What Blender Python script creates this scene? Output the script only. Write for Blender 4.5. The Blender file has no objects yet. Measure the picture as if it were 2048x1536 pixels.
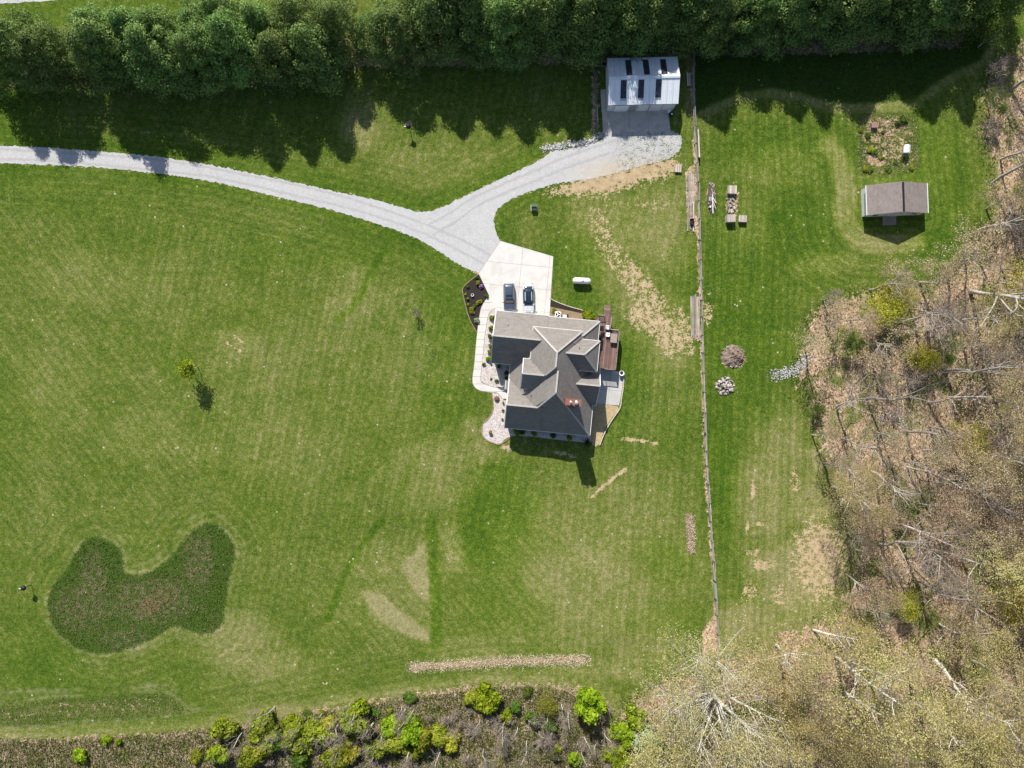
import bpy, bmesh, math, random
import numpy as np
from mathutils import Vector, Matrix
from mathutils.geometry import tessellate_polygon

scene = bpy.context.scene
R = math.radians
# ------------------------------------------------------------------ camera, sky, sun, exposure
CAM_H = 120.0          # drone height in metres
PXM = 11.85            # photograph pixels per metre on the ground
cam_d = bpy.data.cameras.new('camera')
cam = bpy.data.objects.new('camera', cam_d)
scene.collection.objects.link(cam)
cam.location = (0, 0, CAM_H)
cam.rotation_euler = (0, 0, 0)
cam_d.sensor_fit = 'HORIZONTAL'
cam_d.angle = 2 * math.atan(1024 / PXM / CAM_H)
cam_d.clip_start = 1.0
cam_d.clip_end = 3000
scene.camera = cam

SUN_EL = R(39)
SH = Vector((0.255, -0.967, 0)).normalized()       # direction shadows fall on the ground
world = bpy.data.worlds.new('World')
scene.world = world
world.use_nodes = True
wn = world.node_tree
bg = wn.nodes['Background']
sky = wn.nodes.new('ShaderNodeTexSky')
sky.sky_type = 'NISHITA'
sky.sun_disc = False
sky.sun_elevation = SUN_EL
sky.sun_rotation = math.atan2(-SH.x, -SH.y)
sky.altitude = 200
sky.air_density = 1.0
sky.dust_density = 1.0
wn.links.new(sky.outputs[0], bg.inputs[0])
bg.inputs[1].default_value = 0.095
sun_d = bpy.data.lights.new('sun', 'SUN')
sun_d.energy = 5.0
sun_d.angle = R(0.53)
sun_d.color = (1.0, 0.955, 0.89)
sun = bpy.data.objects.new('sun', sun_d)
scene.collection.objects.link(sun)
ray = Vector((SH.x * math.cos(SUN_EL), SH.y * math.cos(SUN_EL), -math.sin(SUN_EL)))
sun.rotation_euler = ray.to_track_quat('-Z', 'Y').to_euler()
sun.location = (-20, 70, 90)

vs = scene.view_settings
vs.view_transform = 'Standard'
vs.look = 'None'
vs.exposure = 0.45
vs.gamma = 1.0
vs.use_curve_mapping = False
scene.render.engine = 'CYCLES'
scene.cycles.max_bounces = 4
scene.cycles.diffuse_bounces = 2
scene.cycles.transparent_max_bounces = 6

# ------------------------------------------------------------------ helpers
col = scene.collection


def P(px, py, z=0.0):
    """photograph pixel (2048 wide) seen at height z -> metres"""
    f = (CAM_H - z) / CAM_H / PXM
    return Vector(((px - 1024) * f, (768 - py) * f, z))


def tag(o, label=None, cat=None, group=None, kind=None):
    if label: o['label'] = label
    if cat: o['category'] = cat
    if group: o['group'] = group
    if kind: o['kind'] = kind
    return o


def empty(name, loc, rz=0.0):
    o = bpy.data.objects.new(name, None)
    col.objects.link(o)
    o.location = loc
    o.rotation_euler = (0, 0, rz)
    o.empty_display_size = 0.3
    return o


def link(name, me, parent=None, mat=None):
    o = bpy.data.objects.new(name, me)
    col.objects.link(o)
    if mat is not None and len(me.materials) == 0:
        me.materials.append(mat)
    if parent is not None:
        o.parent = parent
    return o


def np_mesh(name, verts, faces, mat=None, smooth=False, var=None):
    """verts (N,3), faces (M,k) arrays -> mesh; var: per-vertex float colour attribute"""
    verts = np.asarray(verts, dtype=np.float32)
    faces = np.asarray(faces, dtype=np.int32)
    k = faces.shape[1]
    me = bpy.data.meshes.new(name)
    me.vertices.add(len(verts))
    me.vertices.foreach_set('co', verts.ravel())
    me.loops.add(len(faces) * k)
    me.loops.foreach_set('vertex_index', faces.ravel())
    me.polygons.add(len(faces))
    me.polygons.foreach_set('loop_start', np.arange(0, len(faces) * k, k, dtype=np.int32))
    me.polygons.foreach_set('loop_total', np.full(len(faces), k, dtype=np.int32))
    me.polygons.foreach_set('use_smooth', np.full(len(faces), smooth))
    if var is not None:
        at = me.attributes.new('var', 'FLOAT', 'POINT')
        at.data.foreach_set('value', np.asarray(var, dtype=np.float32))
    me.update(calc_edges=True)
    if mat is not None:
        me.materials.append(mat)
    return me


class MB:
    """collects simple shapes into one mesh"""
    def __init__(self):
        self.v = []
        self.f = []

    def add(self, vs_, fs):
        b = len(self.v)
        self.v += [tuple(p) for p in vs_]
        self.f += [tuple(b + i for i in f) for f in fs]
        return self

    def box(self, x0, x1, y0, y1, z0, z1):
        return self.add([(x0, y0, z0), (x1, y0, z0), (x1, y1, z0), (x0, y1, z0), (x0, y0, z1), (x1, y0, z1), (x1, y1, z1), (x0, y1, z1)],
                        [(0, 3, 2, 1), (4, 5, 6, 7), (0, 1, 5, 4), (1, 2, 6, 5), (2, 3, 7, 6), (3, 0, 4, 7)])

    def bar(self, a, b, w, h, up=(0, 0, 1)):
        """box along a-b, w wide, h high, centred on the axis"""
        a = Vector(a); b = Vector(b)
        d = (b - a).normalized()
        up = Vector(up)
        if abs(d.dot(up)) > 0.98: up = Vector((1, 0, 0))
        s = d.cross(up).normalized() * (w / 2)
        t = s.cross(d).normalized() * (h / 2)
        q = [a - s - t, a + s - t, a + s + t, a - s + t, b - s - t, b + s - t, b + s + t, b - s + t]
        return self.add(q, [(0, 1, 2, 3), (4, 7, 6, 5), (0, 4, 5, 1), (1, 5, 6, 2), (2, 6, 7, 3), (3, 7, 4, 0)])

    def tube(self, a, b, r0, r1=None, n=10, caps=True):
        r1 = r0 if r1 is None else r1
        a = Vector(a); b = Vector(b)
        d = (b - a).normalized()
        s = d.orthogonal().normalized()
        t = d.cross(s)
        q = []
        for c, r in ((a, r0), (b, r1)):
            for i in range(n):
                an = 2 * math.pi * i / n
                q.append(c + (s * math.cos(an) + t * math.sin(an)) * r)
        fs = [(i, (i + 1) % n, n + (i + 1) % n, n + i) for i in range(n)]
        if caps: fs += [tuple(range(n))[::-1], tuple(range(n, 2 * n))]
        return self.add(q, fs)

    def lathe(self, c, prof, n=16, axis='z', seg=None):
        """prof: list of (r, h)"""
        c = Vector(c)
        q = []
        for r, h in prof:
            for i in range(n):
                an = 2 * math.pi * i / n
                if axis == 'z': p = Vector((r * math.cos(an), r * math.sin(an), h))
                elif axis == 'x': p = Vector((h, r * math.cos(an), r * math.sin(an)))
                else: p = Vector((r * math.sin(an), h, r * math.cos(an)))
                q.append(c + p)
        fs = []
        for k in range(len(prof) - 1):
            for i in range(n):
                j = (i + 1) % n
                fs.append((k * n + i, k * n + j, (k + 1) * n + j, (k + 1) * n + i))
        fs += [tuple(range(n))[::-1], tuple(range((len(prof) - 1) * n, len(prof) * n))]
        return self.add(q, fs)

    def mesh(self, name, smooth=False):
        me = bpy.data.meshes.new(name)
        me.from_pydata([tuple(p) for p in self.v], [], self.f)
        bm = bmesh.new(); bm.from_mesh(me)
        bmesh.ops.recalc_face_normals(bm, faces=bm.faces)
        bm.to_mesh(me); bm.free()
        if smooth:
            me.polygons.foreach_set('use_smooth', [True] * len(me.polygons))
        me.update()
        return me

    def build(self, name, mat, parent=None, smooth=False, bevel=0):
        o = link(name, self.mesh(name, smooth), parent, mat)
        if bevel:
            m = o.modifiers.new('bevel', 'BEVEL'); m.width = bevel; m.segments = 2; m.limit_method = 'ANGLE'
        return o


# ------------------------------------------------------------------ node helpers
class NT:
    def __init__(self, name):
        self.m = bpy.data.materials.new(name)
        self.m.use_nodes = True
        self.t = self.m.node_tree
        self.bsdf = self.t.nodes['Principled BSDF']
        self.bsdf.inputs['Specular IOR Level'].default_value = 0.25
        self._co = None

    def n(self, kind, **kw):
        nd = self.t.nodes.new(kind)
        for k, v in kw.items(): setattr(nd, k, v)
        return nd

    def put(self, sock, val):
        if hasattr(val, 'links') or isinstance(val, bpy.types.NodeSocket): self.t.links.new(val, sock)
        elif isinstance(val, (tuple, list)) and sock.type == 'RGBA' and len(val) == 3: sock.default_value = (*val, 1)
        else: sock.default_value = val

    def co(self):
        if self._co is None: self._co = self.n('ShaderNodeTexCoord').outputs['Object']
        return self._co

    def math(self, op, a, b=0.0, clamp=False):
        nd = self.n('ShaderNodeMath', operation=op, use_clamp=clamp)
        self.put(nd.inputs[0], a); self.put(nd.inputs[1], b)
        return nd.outputs[0]

    def mapping(self, vec, scale=(1, 1, 1), rot=(0, 0, 0), loc=(0, 0, 0)):
        nd = self.n('ShaderNodeMapping')
        self.put(nd.inputs['Vector'], vec)
        nd.inputs['Scale'].default_value = scale
        nd.inputs['Rotation'].default_value = rot
        nd.inputs['Location'].default_value = loc
        return nd.outputs[0]

    def noise(self, scale, detail=3.0, rough=0.55, vec=None, dist=0.0):
        nd = self.n('ShaderNodeTexNoise')
        self.put(nd.inputs['Vector'], self.co() if vec is None else vec)
        nd.inputs['Scale'].default_value = scale
        nd.inputs['Detail'].default_value = detail
        nd.inputs['Roughness'].default_value = rough
        nd.inputs['Distortion'].default_value = dist
        return nd.outputs['Fac']

    def voronoi(self, scale, vec=None, out='Distance', feat='F1'):
        nd = self.n('ShaderNodeTexVoronoi', feature=feat)
        self.put(nd.inputs['Vector'], self.co() if vec is None else vec)
        nd.inputs['Scale'].default_value = scale
        return nd.outputs[out]

    def mix(self, fac, a, b, mode='MIX'):
        nd = self.n('ShaderNodeMix', data_type='RGBA', blend_type=mode)
        self.put(nd.inputs['Factor'], fac)
        self.put(nd.inputs['A'] if False else nd.inputs[6], a)
        self.put(nd.inputs[7], b)
        return nd.outputs[2]

    def ramp(self, fac, stops):
        nd = self.n('ShaderNodeValToRGB')
        self.put(nd.inputs[0], fac)
        el = nd.color_ramp.elements
        while len(el) < len(stops): el.new(0.5)
        for e, (p, c) in zip(el, stops):
            e.position = p
            e.color = (*c, 1) if len(c) == 3 else c
        return nd.outputs[0]

    def step(self, v, lo, hi):
        """0 below lo, 1 above hi"""
        nd = self.n('ShaderNodeMapRange', interpolation_type='SMOOTHSTEP')
        self.put(nd.inputs[0], v)
        nd.inputs[1].default_value = lo; nd.inputs[2].default_value = hi
        return nd.outputs[0]

    def attr(self, name):
        return self.n('ShaderNodeAttribute', attribute_name=name)

    def objrand(self):
        return self.n('ShaderNodeObjectInfo').outputs['Random']

    def bump(self, h, strength=0.4, dist=0.1):
        nd = self.n('ShaderNodeBump')
        nd.inputs['Strength'].default_value = strength
        nd.inputs['Distance'].default_value = dist
        self.put(nd.inputs['Height'], h)
        self.t.links.new(nd.outputs[0], self.bsdf.inputs['Normal'])

    def done(self, colr, rough=0.9, metal=0.0, spec=None):
        self.put(self.bsdf.inputs['Base Color'], colr)
        self.put(self.bsdf.inputs['Roughness'], rough)
        self.bsdf.inputs['Metallic'].default_value = metal
        if spec is not None: self.bsdf.inputs['Specular IOR Level'].default_value = spec
        return self.m


def sc(c, k): return tuple(x * k for x in c)


def simple(name, c, rough=0.8, metal=0.0, spec=0.25, scale=3.0, amt=0.25, bump=0.0):
    """a plain surface with uneven tone"""
    m = NT(name)
    n = m.noise(scale, 4.0, 0.6)
    n2 = m.noise(scale * 7, 3.0, 0.6)
    f = m.math('ADD', m.math('MULTIPLY', n, 0.65), m.math('MULTIPLY', n2, 0.35))
    cc = m.ramp(f, [(0.25, sc(c, 1 - amt)), (0.75, sc(c, 1 + amt))])
    if bump: m.bump(n2, bump, 0.02)
    return m.done(cc, rough, metal, spec)


def leafmat(name, cols, rough=0.65, trans=0.25, spread=0.25):
    """foliage: colour from the per-leaf attribute, varied per object"""
    m = NT(name)
    v = m.attr('var').outputs['Fac']
    c = m.ramp(v, [(i / (len(cols) - 1), k) for i, k in enumerate(cols)])
    r = m.objrand()
    hs = m.n('ShaderNodeHueSaturation')
    m.put(hs.inputs['Color'], c)
    m.put(hs.inputs['Value'], m.math('ADD', m.math('MULTIPLY', r, spread * 2), 1 - spread))
    m.put(hs.inputs['Hue'], m.math('ADD', m.math('MULTIPLY', r, 0.03), 0.485))
    c = hs.outputs[0]
    m.done(c, rough, spec=0.2)
    if trans:
        tr = m.n('ShaderNodeBsdfTranslucent')
        m.put(tr.inputs[0], c)
        mx = m.n('ShaderNodeMixShader')
        mx.inputs[0].default_value = trans
        out = m.t.nodes['Material Output']
        m.t.links.new(m.bsdf.outputs[0], mx.inputs[1])
        m.t.links.new(tr.outputs[0], mx.inputs[2])
        m.t.links.new(mx.outputs[0], out.inputs[0])
    return m.m


# ------------------------------------------------------------------ outlines
def smooth_line(pts, step=0.5, closed=False):
    pts = [Vector((p[0], p[1])) for p in pts]
    n = len(pts)
    out = []
    rng = range(n if closed else n - 1)
    for i in rng:
        if closed: p0, p1, p2, p3 = pts[(i - 1) % n], pts[i], pts[(i + 1) % n], pts[(i + 2) % n]
        else: p0, p1, p2, p3 = pts[max(i - 1, 0)], pts[i], pts[i + 1], pts[min(i + 2, n - 1)]
        k = max(1, int((p2 - p1).length / step))
        for j in range(k):
            t = j / k
            out.append(0.5 * ((2 * p1) + (p2 - p0) * t + (2 * p0 - 5 * p1 + 4 * p2 - p3) * t * t + (3 * p1 - p0 - 3 * p2 + p3) * t ** 3))
    if not closed: out.append(pts[-1])
    return out


def px_poly(pp, z=0.0):
    return [Vector((P(x, y, z).x, P(x, y, z).y)) for x, y in pp]


def jitter(poly, a, rnd, keep=None):
    n = len(poly)
    out = []
    for i, p in enumerate(poly):
        t = (poly[(i + 1) % n] - poly[i - 1])
        nn = Vector((-t.y, t.x))
        if nn.length > 1e-6: nn.normalize()
        out.append(p + nn * rnd.gauss(0, a))
    return out


def sheet(name, poly, z, mat, parent=None, skirt=0.0, structure=True):
    """flat polygon at height z, with a skirt down to z-skirt"""
    vs3 = [Vector((p[0], p[1], z)) for p in poly]
    tri = tessellate_polygon([vs3])
    v = [tuple(p) for p in vs3]
    f = []
    for t in tri:
        a, b, c = (vs3[i] for i in t)
        f.append(tuple(t) if (b - a).cross(c - a).z > 0 else tuple(t)[::-1])
    if skirt:
        n = len(v)
        area = sum(vs3[i - 1].x * vs3[i].y - vs3[i].x * vs3[i - 1].y for i in range(n))
        v += [(p[0], p[1], z - skirt) for p in vs3]
        for i in range(n):
            j = (i + 1) % n
            f.append((i, i + n, j + n, j) if area > 0 else (i, j, j + n, i + n))
    me = bpy.data.meshes.new(name)
    me.from_pydata(v, [], f)
    me.update()
    o = link(name, me, parent, mat)
    if structure and parent is None: tag(o, kind='structure')
    return o


def sdf(X, Y, poly, closed=True):
    """signed distance (negative inside) for closed polygons, plain distance for lines"""
    px = X.ravel().astype(np.float32); py = Y.ravel().astype(np.float32)
    d = np.full(px.shape, 1e9, np.float32)
    ins = np.zeros(px.shape, bool)
    n = len(poly)
    for i in range(n if closed else n - 1):
        ax, ay = poly[i][0], poly[i][1]
        bx, by = poly[(i + 1) % n][0], poly[(i + 1) % n][1]
        ex, ey = bx - ax, by - ay
        l2 = ex * ex + ey * ey + 1e-9
        t = np.clip(((px - ax) * ex + (py - ay) * ey) / l2, 0, 1)
        d = np.minimum(d, (px - ax - t * ex) ** 2 + (py - ay - t * ey) ** 2)
        if closed and abs(ey) > 1e-9:
            c = ((ay > py) != (by > py)) & (px < ex * (py - ay) / ey + ax)
            ins ^= c
    d = np.sqrt(d)
    if closed: d[ins] *= -1
    return d.reshape(X.shape)


def inside(x, y, poly):
    c = False
    n = len(poly)
    for i in range(n):
        ax, ay = poly[i][0], poly[i][1]; bx, by = poly[i - 1][0], poly[i - 1][1]
        if (ay > y) != (by > y) and x < (bx - ax) * (y - ay) / (by - ay) + ax: c = not c
    return c


ORD = ['first', 'second', 'third', 'fourth', 'fifth', 'sixth', 'seventh', 'eighth', 'ninth', 'tenth', 'eleventh', 'twelfth', 'thirteenth',
       'fourteenth', 'fifteenth', 'sixteenth', 'seventeenth', 'eighteenth', 'nineteenth', 'twentieth']
for _t in ('twenty', 'thirty', 'forty', 'fifty', 'sixty', 'seventy'):
    if _t != 'twenty': ORD.append({'thirty': 'thirtieth', 'forty': 'fortieth', 'fifty': 'fiftieth', 'sixty': 'sixtieth', 'seventy': 'seventieth'}[_t])
    ORD += [_t + '-' + w for w in ORD[:9]]
# ------------------------------------------------------------------ outlines traced on the ground (photograph pixels)
DRIVE_UP = [(-90, 286), (0, 291), (100, 296), (180, 302), (300, 312), (420, 330), (530, 352), (600, 367), (680, 385), (760, 402), (815, 418),
            (845, 424), (880, 416), (920, 397), (980, 368), (1040, 340), (1080, 320), (1105, 303), (1150, 296), (1200, 282), (1210, 266)]
DRIVE_R = [(1345, 262), (1362, 272), (1362, 292), (1345, 312), (1325, 322), (1290, 330), (1235, 345), (1180, 358), (1120, 366), (1075, 378), (1030, 395), (1003, 411), (990, 428),
           (989, 455), (1000, 483)]
DRIVE_LO = [(958, 546), (930, 535), (900, 517), (860, 492), (820, 471), (740, 443), (640, 414), (560, 395), (470, 373), (400, 359), (300, 345),
            (200, 335), (100, 330), (0, 326), (-90, 322)]
MEADOW = [(180, 1075), (215, 1080), (240, 1100), (247, 1125), (250, 1145), (275, 1148), (310, 1138), (345, 1110), (385, 1060), (420, 1045), (445, 1060),
          (465, 1085), (470, 1110), (460, 1150), (452, 1200), (445, 1245), (430, 1262), (405, 1268), (370, 1258), (345, 1255), (310, 1275), (260, 1298),
          (210, 1307), (160, 1298), (120, 1270), (100, 1240), (95, 1200), (110, 1165), (135, 1135), (155, 1100)]
DITCH = [(-60, 1412), (0, 1408), (60, 1403), (120, 1393), (190, 1395), (250, 1390), (310, 1383), (340, 1390), (365, 1412), (380, 1422), (330, 1430), (250, 1438), (160, 1440),
         (90, 1450), (0, 1452), (-60, 1454)]
NROUGH = [(1390, 60), (1390, 226), (1430, 205), (1480, 185), (1540, 175), (1600, 184), (1660, 203), (1720, 206), (1780, 202), (1830, 196), (1870, 165), (1915, 138),
          (1960, 120), (1990, 60)]
WOODS = [(2300, 90), (1985, 105), (1960, 160), (1948, 250), (1962, 330), (1975, 400), (1945, 470), (1905, 515), (1860, 548), (1780, 560), (1690, 580), (1625, 605),
         (1600, 650), (1590, 700), (1575, 730), (1590, 775), (1612, 830), (1632, 900), (1650, 960), (1680, 1030), (1700, 1095), (1690, 1170), (1650, 1215),
         (1560, 1262), (1440, 1310), (1330, 1345), (1260, 1385), (1225, 1420), (1220, 1600), (1300, 1800), (2300, 1800)]
BRUSH = [(-200, 1475), (0, 1475), (130, 1474), (200, 1464), (310, 1463), (430, 1453), (520, 1440), (590, 1425), (690, 1405), (780, 1390), (870, 1376),
         (980, 1360), (1100, 1362), (1190, 1372), (1222, 1400), (1225, 1600), (1225, 1800), (-200, 1800)]
GARDEN = [(1712, 280), (1718, 240), (1740, 225), (1815, 228), (1832, 250), (1838, 330), (1800, 348), (1722, 348)]
FENCE = [(1386, 100), (1385, 200), (1389, 290), (1392, 345), (1396, 440), (1398, 520), (1401, 600), (1402, 660), (1405, 760), (1410, 900), (1415, 990),
         (1422, 1080), (1428, 1180), (1432, 1240), (1437, 1340)]
drive_poly = smooth_line(px_poly(DRIVE_UP), 0.28)[:-1] + px_poly([(1206, 267)]) + smooth_line(px_poly(DRIVE_R), 0.28) + smooth_line(px_poly(DRIVE_LO), 0.28)
meadow_poly = smooth_line(px_poly(MEADOW), 0.5, True)
ditch_poly = smooth_line(px_poly(DITCH), 0.6, True)
woods_poly = smooth_line(px_poly(WOODS), 1.5, True)
brush_poly = px_poly(BRUSH)
garden_poly = smooth_line(px_poly(GARDEN), 0.5, True)
nrough_poly = px_poly(NROUGH)
fence_line = smooth_line(px_poly(FENCE), 1.0)


# ------------------------------------------------------------------ ground
def ground_material():
    m = NT('lawn')
    A = m.attr('mask_a'); B = m.attr('mask_b')
    sa = m.n('ShaderNodeSeparateColor'); m.put(sa.inputs[0], A.outputs['Color'])
    sb = m.n('ShaderNodeSeparateColor'); m.put(sb.inputs[0], B.outputs['Color'])
    dry, dirt, lush = sa.outputs[0], sa.outputs[1], sa.outputs[2]
    rough, leaf, clay = sb.outputs[0], sb.outputs[1], sb.outputs[2]
    stripew = A.outputs['Alpha']; track = B.outputs['Alpha']
    co = m.co()
    n20 = m.noise(0.06, 3.0, 0.55)
    n5 = m.noise(0.22, 4.0, 0.6, dist=0.6)
    n1 = m.noise(1.1, 4.0, 0.6)
    n03 = m.noise(3.6, 4.0, 0.65)
    nf = m.noise(11.0, 2.0, 0.7)
    nblade = m.noise(1.0, 3.0, 0.65, vec=m.mapping(co, (9.0, 2.6, 1), rot=(0, 0, 0.35)))

    mow = m.attr('mow').outputs['Fac']
    wob = m.math('MULTIPLY', m.math('SUBTRACT', n5, 0.5), 0.9)
    ph = m.math('MULTIPLY', m.math('ADD', mow, wob), 6.2832 / 1.25)
    w1 = m.math('SINE', ph, 0)
    w2 = m.math('SINE', m.math('MULTIPLY', ph, 0.37), 0)
    w3 = m.math('SINE', m.math('MULTIPLY', ph, 2.3), 0)
    st = m.math('ADD', m.math('MULTIPLY', w1, 0.5), m.math('ADD', m.math('MULTIPLY', w2, 0.3), m.math('MULTIPLY', w3, 0.22)))
    st = m.math('MULTIPLY', m.math('MULTIPLY', st, stripew), m.step(m.math('ADD', m.math('MULTIPLY', n20, 0.4), m.math('MULTIPLY', n1, 0.6)), 0.30, 0.66))
    # tone: 0 deep green .. 1 straw
    t = m.math('MULTIPLY', m.math('SUBTRACT', n5, 0.5), 0.5)
    t = m.math('ADD', t, m.math('MULTIPLY', m.math('SUBTRACT', n20, 0.5), 0.3))
    t = m.math('ADD', t, m.math('MULTIPLY', m.math('SUBTRACT', n1, 0.5), 1.0))
    t = m.math('ADD', t, m.math('MULTIPLY', m.math('SUBTRACT', n03, 0.5), 1.35))
    t = m.math('ADD', t, m.math('MULTIPLY', m.math('SUBTRACT', nf, 0.5), 1.0))
    t = m.math('ADD', t, m.math('MULTIPLY', m.math('SUBTRACT', nblade, 0.5), 0.8))
    t = m.math('ADD', t, m.math('MULTIPLY', st, 0.165))
    t = m.math('ADD', t, 0.425)
    t = m.math('ADD', t, m.math('MULTIPLY', dry, 0.52))
    t = m.math('SUBTRACT', t, m.math('MULTIPLY', lush, 0.20))
    grass = m.ramp(t, [(0.0, (0.027, 0.062, 0.006)), (0.27, (0.060, 0.105, 0.009)), (0.5, (0.106, 0.146, 0.017)), (0.72, (0.178, 0.193, 0.047)), (1.0, (0.32, 0.285, 0.135))])
    # dead thatch showing through in flecks, thicker where dry
    nth = m.noise(2.1, 5.0, 0.7, dist=0.8)
    thf = m.step(m.math('ADD', nth, m.math('ADD', m.math('MULTIPLY', dry, 0.10), m.math('MULTIPLY', m.math('SUBTRACT', n20, 0.5), 0.25))), 0.54, 0.68)
    thf = m.math('MULTIPLY', thf, m.math('SUBTRACT', 0.62, m.math('MULTIPLY', lush, 0.42)))
    grass = m.mix(thf, grass, m.mix(nf, (0.125, 0.115, 0.05), (0.25, 0.215, 0.125)))
    # fresher, yellower green where lush
    grass = m.mix(m.math('MULTIPLY', lush, 0.6), grass, m.mix(1.0, grass, (0.92, 1.12, 0.55), 'MULTIPLY'))
    # unmown grass
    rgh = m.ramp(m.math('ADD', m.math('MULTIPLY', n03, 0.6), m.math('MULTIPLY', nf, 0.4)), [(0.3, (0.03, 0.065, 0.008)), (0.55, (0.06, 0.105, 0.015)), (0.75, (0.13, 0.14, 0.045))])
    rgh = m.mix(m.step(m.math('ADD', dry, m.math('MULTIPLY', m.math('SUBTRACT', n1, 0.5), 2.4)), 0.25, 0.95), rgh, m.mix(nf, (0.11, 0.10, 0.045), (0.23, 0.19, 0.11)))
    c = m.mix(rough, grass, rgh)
    # tracks left by the mower
    c = m.mix(m.math('MULTIPLY', track, m.math('MULTIPLY', m.step(n1, 0.25, 0.6), m.step(n5, 0.36, 0.6))), c, (0.27, 0.25, 0.15))
    # bare soil showing in spots
    soil = m.ramp(m.math('ADD', m.math('MULTIPLY', n1, 0.5), m.math('MULTIPLY', nf, 0.5)), [(0.3, (0.27, 0.185, 0.10)), (0.52, (0.46, 0.345, 0.205)), (0.75, (0.62, 0.50, 0.34))])
    sp = m.math('ADD', m.math('MULTIPLY', n03, 0.55), m.math('MULTIPLY', n1, 0.45))
    soilf = m.step(m.math('ADD', m.math('MULTIPLY', dirt, 0.62), m.math('MULTIPLY', m.math('SUBTRACT', sp, 0.5), 2.0)), 0.33, 0.44)
    c = m.mix(m.math('MULTIPLY', soilf, m.step(dirt, 0.02, 0.12)), c, soil)
    # red clay
    cf = m.step(m.math('ADD', clay, m.math('MULTIPLY', m.math('SUBTRACT', n03, 0.5), 1.2)), 0.38, 0.62)
    c = m.mix(m.math('MULTIPLY', cf, m.step(clay, 0.05, 0.2)), c, (0.20, 0.115, 0.06))
    # leaf litter
    lv = m.voronoi(4.2, out='Color')
    ls = m.n('ShaderNodeSeparateColor'); m.put(ls.inputs[0], lv)
    lit = m.ramp(m.math('ADD', m.math('MULTIPLY', ls.outputs[0], 0.55), m.math('MULTIPLY', n03, 0.45)),
                 [(0.15, (0.14, 0.09, 0.055)), (0.4, (0.35, 0.235, 0.15)), (0.6, (0.50, 0.36, 0.24)), (0.85, (0.68, 0.53, 0.38))])
    lit = m.mix(m.step(m.math('ADD', m.math('MULTIPLY', n5, 0.7), m.math('MULTIPLY', n03, 0.3)), 0.47, 0.6), lit, m.mix(nf, (0.08, 0.11, 0.02), (0.23, 0.245, 0.075)))
    lf = m.step(m.math('ADD', leaf, m.math('MULTIPLY', m.math('SUBTRACT', m.math('ADD', m.math('MULTIPLY', n1, 0.6), m.math('MULTIPLY', n03, 0.4)), 0.5), 2.6)), 0.4, 0.6)
    c = m.mix(lf, c, lit)
    # small pale clods and dead leaves scattered over the lawn
    vd = m.voronoi(0.55)
    spot = m.math('MULTIPLY', m.step(vd, 0.105, 0.06), m.step(n5, 0.5, 0.58))
    vd2 = m.voronoi(1.35)
    spot2 = m.math('MULTIPLY', m.step(vd2, 0.11, 0.05), m.step(n20, 0.5, 0.62))
    spot = m.math('MAXIMUM', spot, spot2)
    c = m.mix(m.math('MULTIPLY', spot, m.math('SUBTRACT', 0.85, m.math('MULTIPLY', lf, 0.7))), c, (0.5, 0.46, 0.36))
    h = m.math('ADD', m.math('MULTIPLY', n03, 0.5), m.math('ADD', m.math('MULTIPLY', nf, 0.35), m.math('MULTIPLY', nblade, 0.4)))
    m.bump(h, 0.75, 0.16)
    return m.done(c, 0.95, spec=0.12)


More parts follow.
